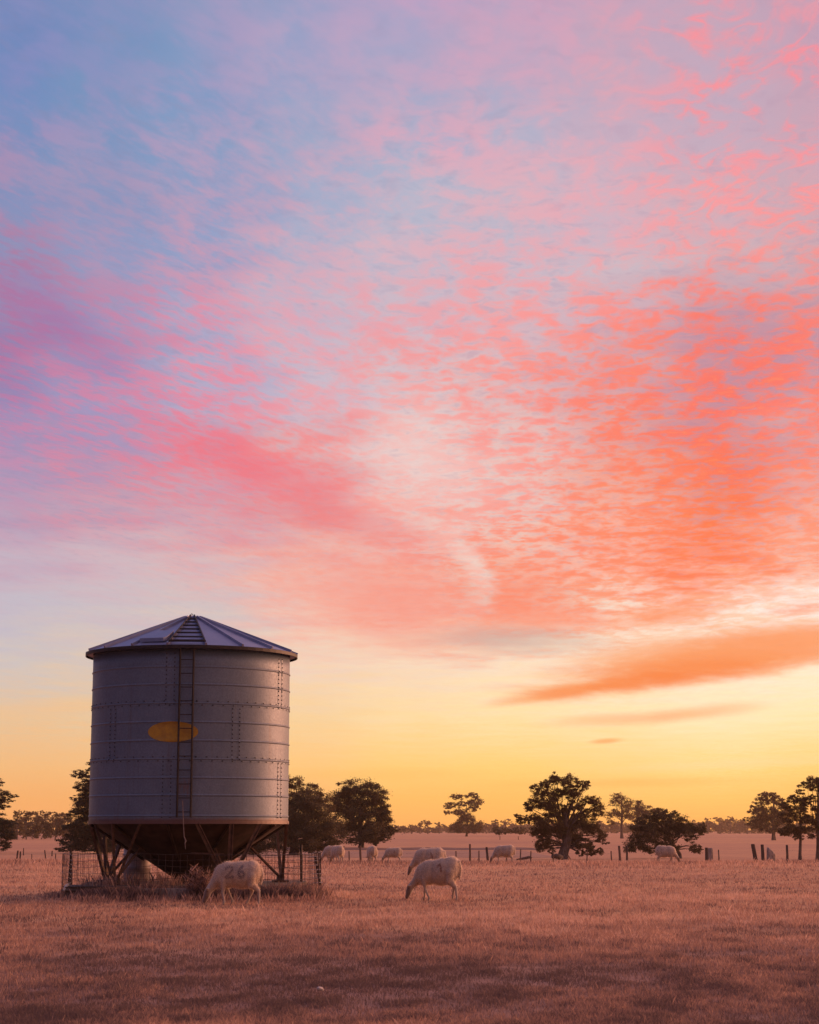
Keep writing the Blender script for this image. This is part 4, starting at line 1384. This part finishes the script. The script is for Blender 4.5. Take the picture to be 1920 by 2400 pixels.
# right hand group
tree('gum_tree', 'wide hazy gum tree with thick short trunk in the far paddock on the right', 'tree', 1814, 1963, 400,
     [(1798, 1864, 24, 8), (1790, 1878, 26, 10), (1822, 1874, 20, 11), (1770, 1932, 22, 10), (1776, 1892, 22, 7), (1762, 1902, 14, 5), (1748, 1920, 10, 5), (1796, 1905, 32, 15), (1828, 1900, 26, 17), (1836, 1920, 20, 16), (1780, 1920, 24, 12), (1810, 1925, 34, 14), (1785, 1940, 16, 12), (1812, 1945, 20, 8)],
     9, 1870, 'leaf_far', 'bark', leaf=2.2, dens=1.1, seed=11, sub=.3)
tree('gum_tree', 'thin trunked gum tree with spreading branches near the right edge, left of the edge tree', 'tree', 1876, 2015, 140,
     [(1858, 1870, 19, 9), (1878, 1878, 18, 12), (1846, 1888, 18, 11), (1868, 1900, 25, 12), (1848, 1915, 22, 13), (1882, 1920, 24, 11), (1856, 1945, 30, 14), (1884, 1945, 24, 14), (1870, 1962, 14, 8), (1836, 1950, 16, 10)],
     8, 1900, 'leaf_gum', 'bark', leaf=2.2, dens=1.0, seed=12, sub=.3)
tree('gum_tree', 'tall gum tree cut off by the right edge of the picture', 'tree', 1918, 2016, 140,
     [(1908, 1830, 20, 11), (1890, 1842, 21, 10), (1918, 1850, 24, 10), (1888, 1880, 18, 10), (1898, 1920, 22, 12), (1876, 1855, 14, 7), (1928, 1835, 18, 12), (1940, 1850, 20, 12), (1900, 1868, 16, 7), (1935, 1880, 26, 14), (1912, 1895, 16, 8), (1945, 1905, 24, 16), (1918, 1935, 22, 12), (1940, 1955, 26, 14), (1904, 1960, 10, 8)],
     10, 1835, 'leaf_gum', 'bark', leaf=2.2, dens=1.0, seed=13, sub=.3)

# distant trees along the far boundary: each its own
rr = random.Random(21)
FAR = [(40, 1898, 15), (62, 1900, 17), (86, 1901, 16), (108, 1899, 16), (130, 1902, 15), (152, 1903, 15), (948, 1934, 9), (965, 1936, 8), (985, 1926, 10), (1003, 1922, 13), (1030, 1926, 12), (1140, 1928, 12), (1162, 1921, 14), (1185, 1920, 15), (1660, 1917, 13), (1688, 1915, 15), (1712, 1914, 15), (1735, 1920, 10), (1752, 1928, 10), (1690, 1930, 14), (1640, 1926, 12)]
for i, (px, top, w) in enumerate(FAR):
    left = px < 300
    Y = (400 if left else 1000) + rr.uniform(0, 160)
    basepy = 1957 if left else 1954
    h = basepy - top
    cl = [(px + rr.uniform(-.5, .5) * w, top + 4, w * .8, 4), (px + rr.uniform(-.8, .2) * w, top + 9, w * .7, 5), (px + rr.uniform(-.2, .8) * w, top + 10, w * .7, 5)]
    if left: cl += [(px, top + 19, w, 7)]
    where = 'on the far left boundary' if left else ('on the hazy skyline left of the lone tree' if px < 1060 else ('on the hazy skyline left of the big gum' if px < 1300 else 'on the hazy skyline right of the bushy tree'))
    t_ = tree('distant_tree', 'small flat topped tree ' + where, 'tree', px, basepy, Y, cl, 3.0, top + 4, 'leaf_far', 'bark', leaf=1.8, dens=.75, seed=40 + i, sub=.35, group='distant trees ' + where, limbs=True)


def far_wood():
    V, A = [], []
    rg = np.random.default_rng(3)
    segs = [(-200, 160, 1919, 1962, 430), (160, 900, 1930, 1954, 560), (900, 1060, 1938, 1951, 1300), (1060, 1300, 1932, 1952, 1250), (1300, 1640, 1930, 1953, 1200), (1560, 1790, 1926, 1953, 1150), (1790, 2150, 1932, 1954, 1100)]
    for i, (x0, x1, t, b_, Y) in enumerate(segs):
        x = x0
        while x < x1:
            w = rg.uniform(9, 18)
            top = t + rg.uniform(-3, 5)
            v, tn = leaves_for([(x, (top + b_) / 2, w, (b_ - top) / 2 + 2)], Y + rg.uniform(-30, 30), 0, 2.0, .95, 1, .6, int(rg.integers(1e6)), .33)
            V.append(v.reshape(-1, 3)); A.append(np.repeat(tn, 4))
            x += w * .9
    v = np.concatenate(V)
    o = np_mesh('far_wood', v, np.arange(len(v)).reshape(-1, 4), M['leaf_far'], None, ('tint', np.concatenate(A)))
    tag(o, 'low hazy belt of woodland along the far end of the paddocks', 'woodland', kind='stuff')


far_wood()
for (px, py, w, h, Y, lab) in ((1172, 1955, 26, 9, 420, 'low dark hedge bush left of the big gum in the far paddock'), (1215, 1955, 26, 8, 420, 'low dark hedge bush tucked behind the left side of the big gum'), (943, 1948, 12, 4, 800, 'small low bush on the far field right of the round tree')):
    b = at(px, py, Y); base = Vector((b.x, Y, gz(b.x, Y)))
    root = empty('hedge_bush', base); tag(root, lab, 'bush')
    v, tn = leaves_for([(px, py - h * .9, w, h)], Y, 0, 2.0, 1.0, 1, .8, int(px), .34)
    v = v.reshape(-1, 3) - np.array(base)
    np_mesh('foliage', v, np.arange(len(v)).reshape(-1, 4), M['leaf_bush'], root, ('tint', np.repeat(tn, 4)))
    mb = MB(); mb.tube([(0, 0, -.1), (0, 0, h / pxm(Y))], .08, 5); mb.build('stem', M['bark'], root)


# ------------------------------------------------------------------ far strip of dark bank and track
def strip(name, y0, y1, x0, x1, m, lift, h=0.0):
    xs_ = [x0 + (x1 - x0) * i / 40 for i in range(41)]
    mb = MB()
    vs_, fs_ = [], []
    for i, x in enumerate(xs_):
        wob = .6 * math.sin(x * .21) + .4 * math.sin(x * .53 + 1)
        for k, (fy, fz) in enumerate(((0, 0), (.35, 1), (.65, 1), (1, 0))):
            y = y0 + (y1 - y0) * fy + wob
            vs_.append((x, y, gz(x, y) + lift + h * fz * (1 + .2 * math.sin(x * .7))))
    for i in range(40):
        for k in range(3):
            fs_.append((i * 4 + k, (i + 1) * 4 + k, (i + 1) * 4 + k + 1, i * 4 + k + 1))
    mb.add(vs_, fs_)
    o = mb.build(name, m, None, True)
    tag(o, kind='structure')


M['track'] = simple('bare earth track', (0.26, 0.140, 0.095), (0.36, 0.20, 0.13), .9, .95, bmp=.4, bd=.05)
M['bank'] = simple('dark earth bank', (0.10, 0.05, 0.042), (0.17, 0.085, 0.07), .8, .95, bmp=.5, bd=.05)
strip('path', 152, 196, -22, 12, M['track'], .012)
strip('earth_bank', 206, 222, -14, 14, M['bank'], .004, .18)


# ------------------------------------------------------------------ fence along the paddock
def post(name, px, top, bottom, w, m_, lean, label, group, Y):
    b = at(px, bottom, Y)
    base = Vector((b.x, Y, gz(b.x, Y)))
    hgt = (bottom - top) / pxm(Y) + max(0, b.z - base.z)
    rr_ = random.Random(int(px))
    r = w / pxm(Y) / 2
    root = MB()
    lx = lean / pxm(Y)
    root.tube([(0, 0, -.2), (lx * .1, 0, .05), (lx * .5 + rr_.uniform(-.1, .1) * r, 0, hgt * .5), (lx, 0, hgt - .03), (lx, 0, hgt)], [r, r * 1.05, r * .95, r * .92, r * .7], 9)
    o = root.build(name, m_, None)
    o.location = base
    tag(o, label, 'post', group)
    return o, base, hgt


YF = 118.0
G_P = 'fence posts along the paddock'
thin = [771, 819, 1003, 1069, 1123, 1188, 1220, 1244, 1297, 1376, 1434, 1686]
near_word = {771: 'behind the paired sheep', 819: 'between the paired sheep and the sheep seen from behind', 1003: 'above the marked sheep', 1069: 'left of the tall red brown post', 1123: 'between the tall brown post and the dark post', 1188: 'behind the back of the sheep left of the big gum', 1220: 'first right of the sheep by the big gum', 1244: 'second right of the sheep by the big gum', 1297: 'under the left drooping boughs of the big gum', 1376: 'under the right drooping boughs of the big gum', 1434: 'left of the pair of stout posts by the bushy tree', 1686: 'right of the pale topped stump'}
for px in thin:
    post('fence_post', px, 1991 + (px % 5), 2016, 3.2, M['timber'], (px % 3) - 1, 'thin weathered fence post ' + near_word[px], G_P, YF)
for (px, top, bot, w, mk, ln, lab) in (
        (846, 1983, 2016, 5.5, 'timber', -2, 'stout brown fence post under the round tree'),
        (1102, 1979, 2016, 5, 'timber', 0, 'tall red brown fence post in the open middle of the fence'),
        (1144, 1986, 2016, 6, 'timber_dark', -3, 'short dark stout post just left of the sheep by the big gum'),
        (1454, 1983, 2017, 6, 'timber', -2, 'left one of two stout posts left of the bushy tree'),
        (1470, 1982, 2017, 5, 'timber_dark', 0, 'right one of two stout posts left of the bushy tree'),
        (1773, 1979, 2018, 10, 'timber_dark', -7, 'thick leaning strainer post left of the tree stump on the right'),
        (1789, 1980, 2018, 8, 'timber_dark', -1, 'thick upright dark post next to the leaning strainer post'),
        (1846, 1981, 2017, 6, 'timber_dark', 0, 'dark fence post between the tree stump and the thin trunked gum')):
    post('fence_post', px, top, bot, w, M[mk], ln, lab, G_P, YF)
for (px, top, bot, w, ln, Y, lab) in ((38, 1997, 2024, 4.5, 3, 108, 'leftmost dark post of the close pair near the left edge'), (47, 1996, 2020, 4, 0, 114, 'right hand dark post of the close pair near the left edge'), (55, 1988, 2002, 2.5, 0, 165, 'small far post just beyond the close pair near the left edge'), (74, 2002, 2020, 2, 0, 112, 'thin wire dropper right of the close pair of posts'), (108, 1993, 2020, 3, -4, 112, 'crooked leaning stake left of the dark cypress'), (130, 2001, 2020, 2.5, 0, 112, 'short stake nearest the wire pen on the left'), (122, 1994, 2003, 3, 0, 160, 'tiny far stub post below the left cypress')):
    post('fence_post', px, top, bot, w, M['timber_dark'], ln, lab, 'fence posts on the left', Y)


# strands of fence wire
def wires(name, px0, px1, zs, Y, label):
    mb = MB()
    for z in zs:
        pts = []
        for i in range(41):
            px = px0 + (px1 - px0) * i / 40
            x = xat(px, Y)
            pts.append((x, Y, gz(x, Y) + z + .02 * math.sin(i * 1.7 + z * 9)))
        mb.tube(pts, .003, 3, False)
    o = mb.build(name, M['wire'])
    tag(o, label, 'wire')


wires('fence_wire', 760, 1476, (.3, .55, .8), YF, 'sagging strands of fence wire strung between the paddock posts')
wires('fence_wire', 1766, 1960, (.4, .75), YF, 'strands of fence wire running right from the leaning strainer post')


# stump and other bits by the fence
def stump(name, px, bot, wpx, hpx, Y, m_, label, cat, seed, slope=0.0):
    b = at(px, bot, Y); base = Vector((b.x, Y, gz(b.x, Y)))
    s = 1 / pxm(Y)
    rr_ = random.Random(seed)
    n = 14
    h = hpx * s + max(0, b.z - base.z); r = wpx * s / 2
    rings = []
    mb = MB()
    vs_ = []
    for j, (fz, fr) in enumerate(((-.1, 1.1), (.0, 1.08), (.3, .95), (.7, .9), (.93, .86), (1.0, .7))):
        for k in range(n):
            a = 2 * PI * k / n
            rad = r * fr * (1 + .12 * math.sin(a * 3 + seed) + rr_.uniform(-.05, .05))
            x, y = rad * math.cos(a), rad * math.sin(a)
            z = h * fz
            if fz > .5: z += -slope * x * fz
            vs_.append((x, y, z))
    fs_ = [(j * n + k, j * n + (k + 1) % n, (j + 1) * n + (k + 1) % n, (j + 1) * n + k) for j in range(5) for k in range(n)]
    fs_.append(tuple(5 * n + k for k in range(n)))
    mb.add(vs_, fs_)
    o = mb.build(name, m_, None, True)
    o.location = base
    tag(o, label, cat)


stump('tree_stump', 1808, 2017, 22, 24, YF, M['timber_pale'], 'grey jagged tree stump between the fence posts on the right', 'stump', 3, .9)
stump('post_stump', 1667, 2015, 13, 27, YF + 3, M['timber_pale'], 'squat pale topped stump standing alone right of the bushy tree', 'stump', 5)
post('fence_post', 1657, 1987, 2016, 8, M['timber_dark'], 0, 'dark square shouldered post touching the pale topped stump', G_P, YF)
mb = MB(); b = at(1305, 2006, 138)
mb.tube([(b.x - .35, 138, gz(0, 138) + .25), (b.x, 138.1, gz(0, 138) + .28), (b.x + .4, 138.4, gz(0, 138) + .15)], [.14, .2, .2], 10)
tag(mb.build('log', M['timber_dark'], None, True), 'short dark log leaning against the foot of the big gum', 'log')
mb = MB(); b = at(1228, 2005, 126)
mb.tube([(b.x - .5, 126, gz(0, 126) + .12), (b.x, 126.1, gz(0, 126) + .2), (b.x + .35, 126.0, gz(0, 126) + .28), (b.x + .55, 126.0, gz(0, 126) + .24)], [.04, .09, .10, .05], 7)
tag(mb.build('fallen_branch', M['timber'], None, True), 'fallen branch lying by the thin posts left of the big gum', 'branch')


def build_water_trough():
    Y = 186.0
    b = at(925, 1996, Y); base = Vector((b.x, Y, gz(b.x, Y)))
    root = empty('water_trough', base)
    tag(root, 'dark water trough with pale ends on the track behind the far sheep', 'trough')
    s = 1 / pxm(Y)
    w, h = 24 * s, 10 * s
    mb = MB()
    prof = [(-.3, 0), (.3, 0), (.36, h), (.31, h), (.26, .1), (-.26, .1), (-.31, h), (-.36, h)]
    n = len(prof)
    vs_ = [(sx * w / 2, y, z) for sx in (-1, 1) for (y, z) in prof]
    mb.add(vs_, [(i, (i + 1) % n, n + (i + 1) % n, n + i) for i in range(n)] + [tuple(range(n))[::-1], tuple(range(n, 2 * n))])
    mb.build('basin', M['trough'], root)
    for sx in (-1, 1):
        mb = MB(); mb.box((sx * (w / 2 + .04), 0, h / 2 + .02), (.07, .78, h + .05)); mb.build('end_panel', M['white_paint'], root, bevel=.01)


build_water_trough()
# pale stone in the foreground grass
Yk = ground_y(2338)
bm = bmesh.new(); bmesh.ops.create_icosphere(bm, subdivisions=3, radius=1)
for v in bm.verts:
    n_ = 1 + .18 * math.sin(v.co.x * 4 + 1) * math.cos(v.co.y * 5) + .08 * math.sin(v.co.z * 9)
    v.co = Vector((v.co.x * .033 * n_, v.co.y * .025 * n_, v.co.z * .017 * n_))
me = bpy.data.meshes.new('stone'); bm.to_mesh(me); bm.free(); me.materials.append(M['pvc'])
o = bpy.data.objects.new('stone', me); COL.objects.link(o); o.location = (xat(751, Yk), Yk, .075); o.rotation_euler = (0, .35, .3)
tag(o, 'small pale stone lying in the foreground grass', 'stone')


# ------------------------------------------------------------------ haze
def build_haze():
    mb = MB(); mb.box((0, 850, 17), (1500, 1840, 38))
    m = bpy.data.materials.new('evening haze'); m.use_nodes = True
    nt = m.node_tree; nt.nodes.clear()
    out = nt.nodes.new('ShaderNodeOutputMaterial'); v = nt.nodes.new('ShaderNodeVolumePrincipled')
    v.inputs['Density'].default_value = HAZE
    v.inputs['Color'].default_value = (1.0, 0.80, 0.58, 1)
    v.inputs['Anisotropy'].default_value = 0.6
    nt.links.new(v.outputs[0], out.inputs['Volume'])
    o = mb.build('haze', m)
    tag(o, kind='stuff')


HAZE = 0.00015
build_haze()

# ------------------------------------------------------------------ camera and output
cd = bpy.data.cameras.new('camera')
cd.sensor_fit = 'HORIZONTAL'; cd.sensor_width = 24.0; cd.lens = 24.0 * F / 1920.0
cd.clip_start = 0.1; cd.clip_end = 12000
cam = bpy.data.objects.new('camera', cd); COL.objects.link(cam)
cam.location = (0, 0, EYE); cam.rotation_euler = (PI / 2 + PITCH, 0, 0)
cd.dof.use_dof = True; cd.dof.focus_distance = 42.0; cd.dof.aperture_fstop = 5.0
scene.camera = cam
scene.render.engine = 'CYCLES'
scene.cycles.use_denoising = True
scene.cycles.max_bounces = 6
scene.cycles.volume_bounces = 1
scene.cycles.transparent_max_bounces = 8
scene.view_settings.view_transform = 'Standard'
scene.view_settings.look = 'None'
scene.view_settings.exposure = 0.0
scene.view_settings.gamma = 1.0
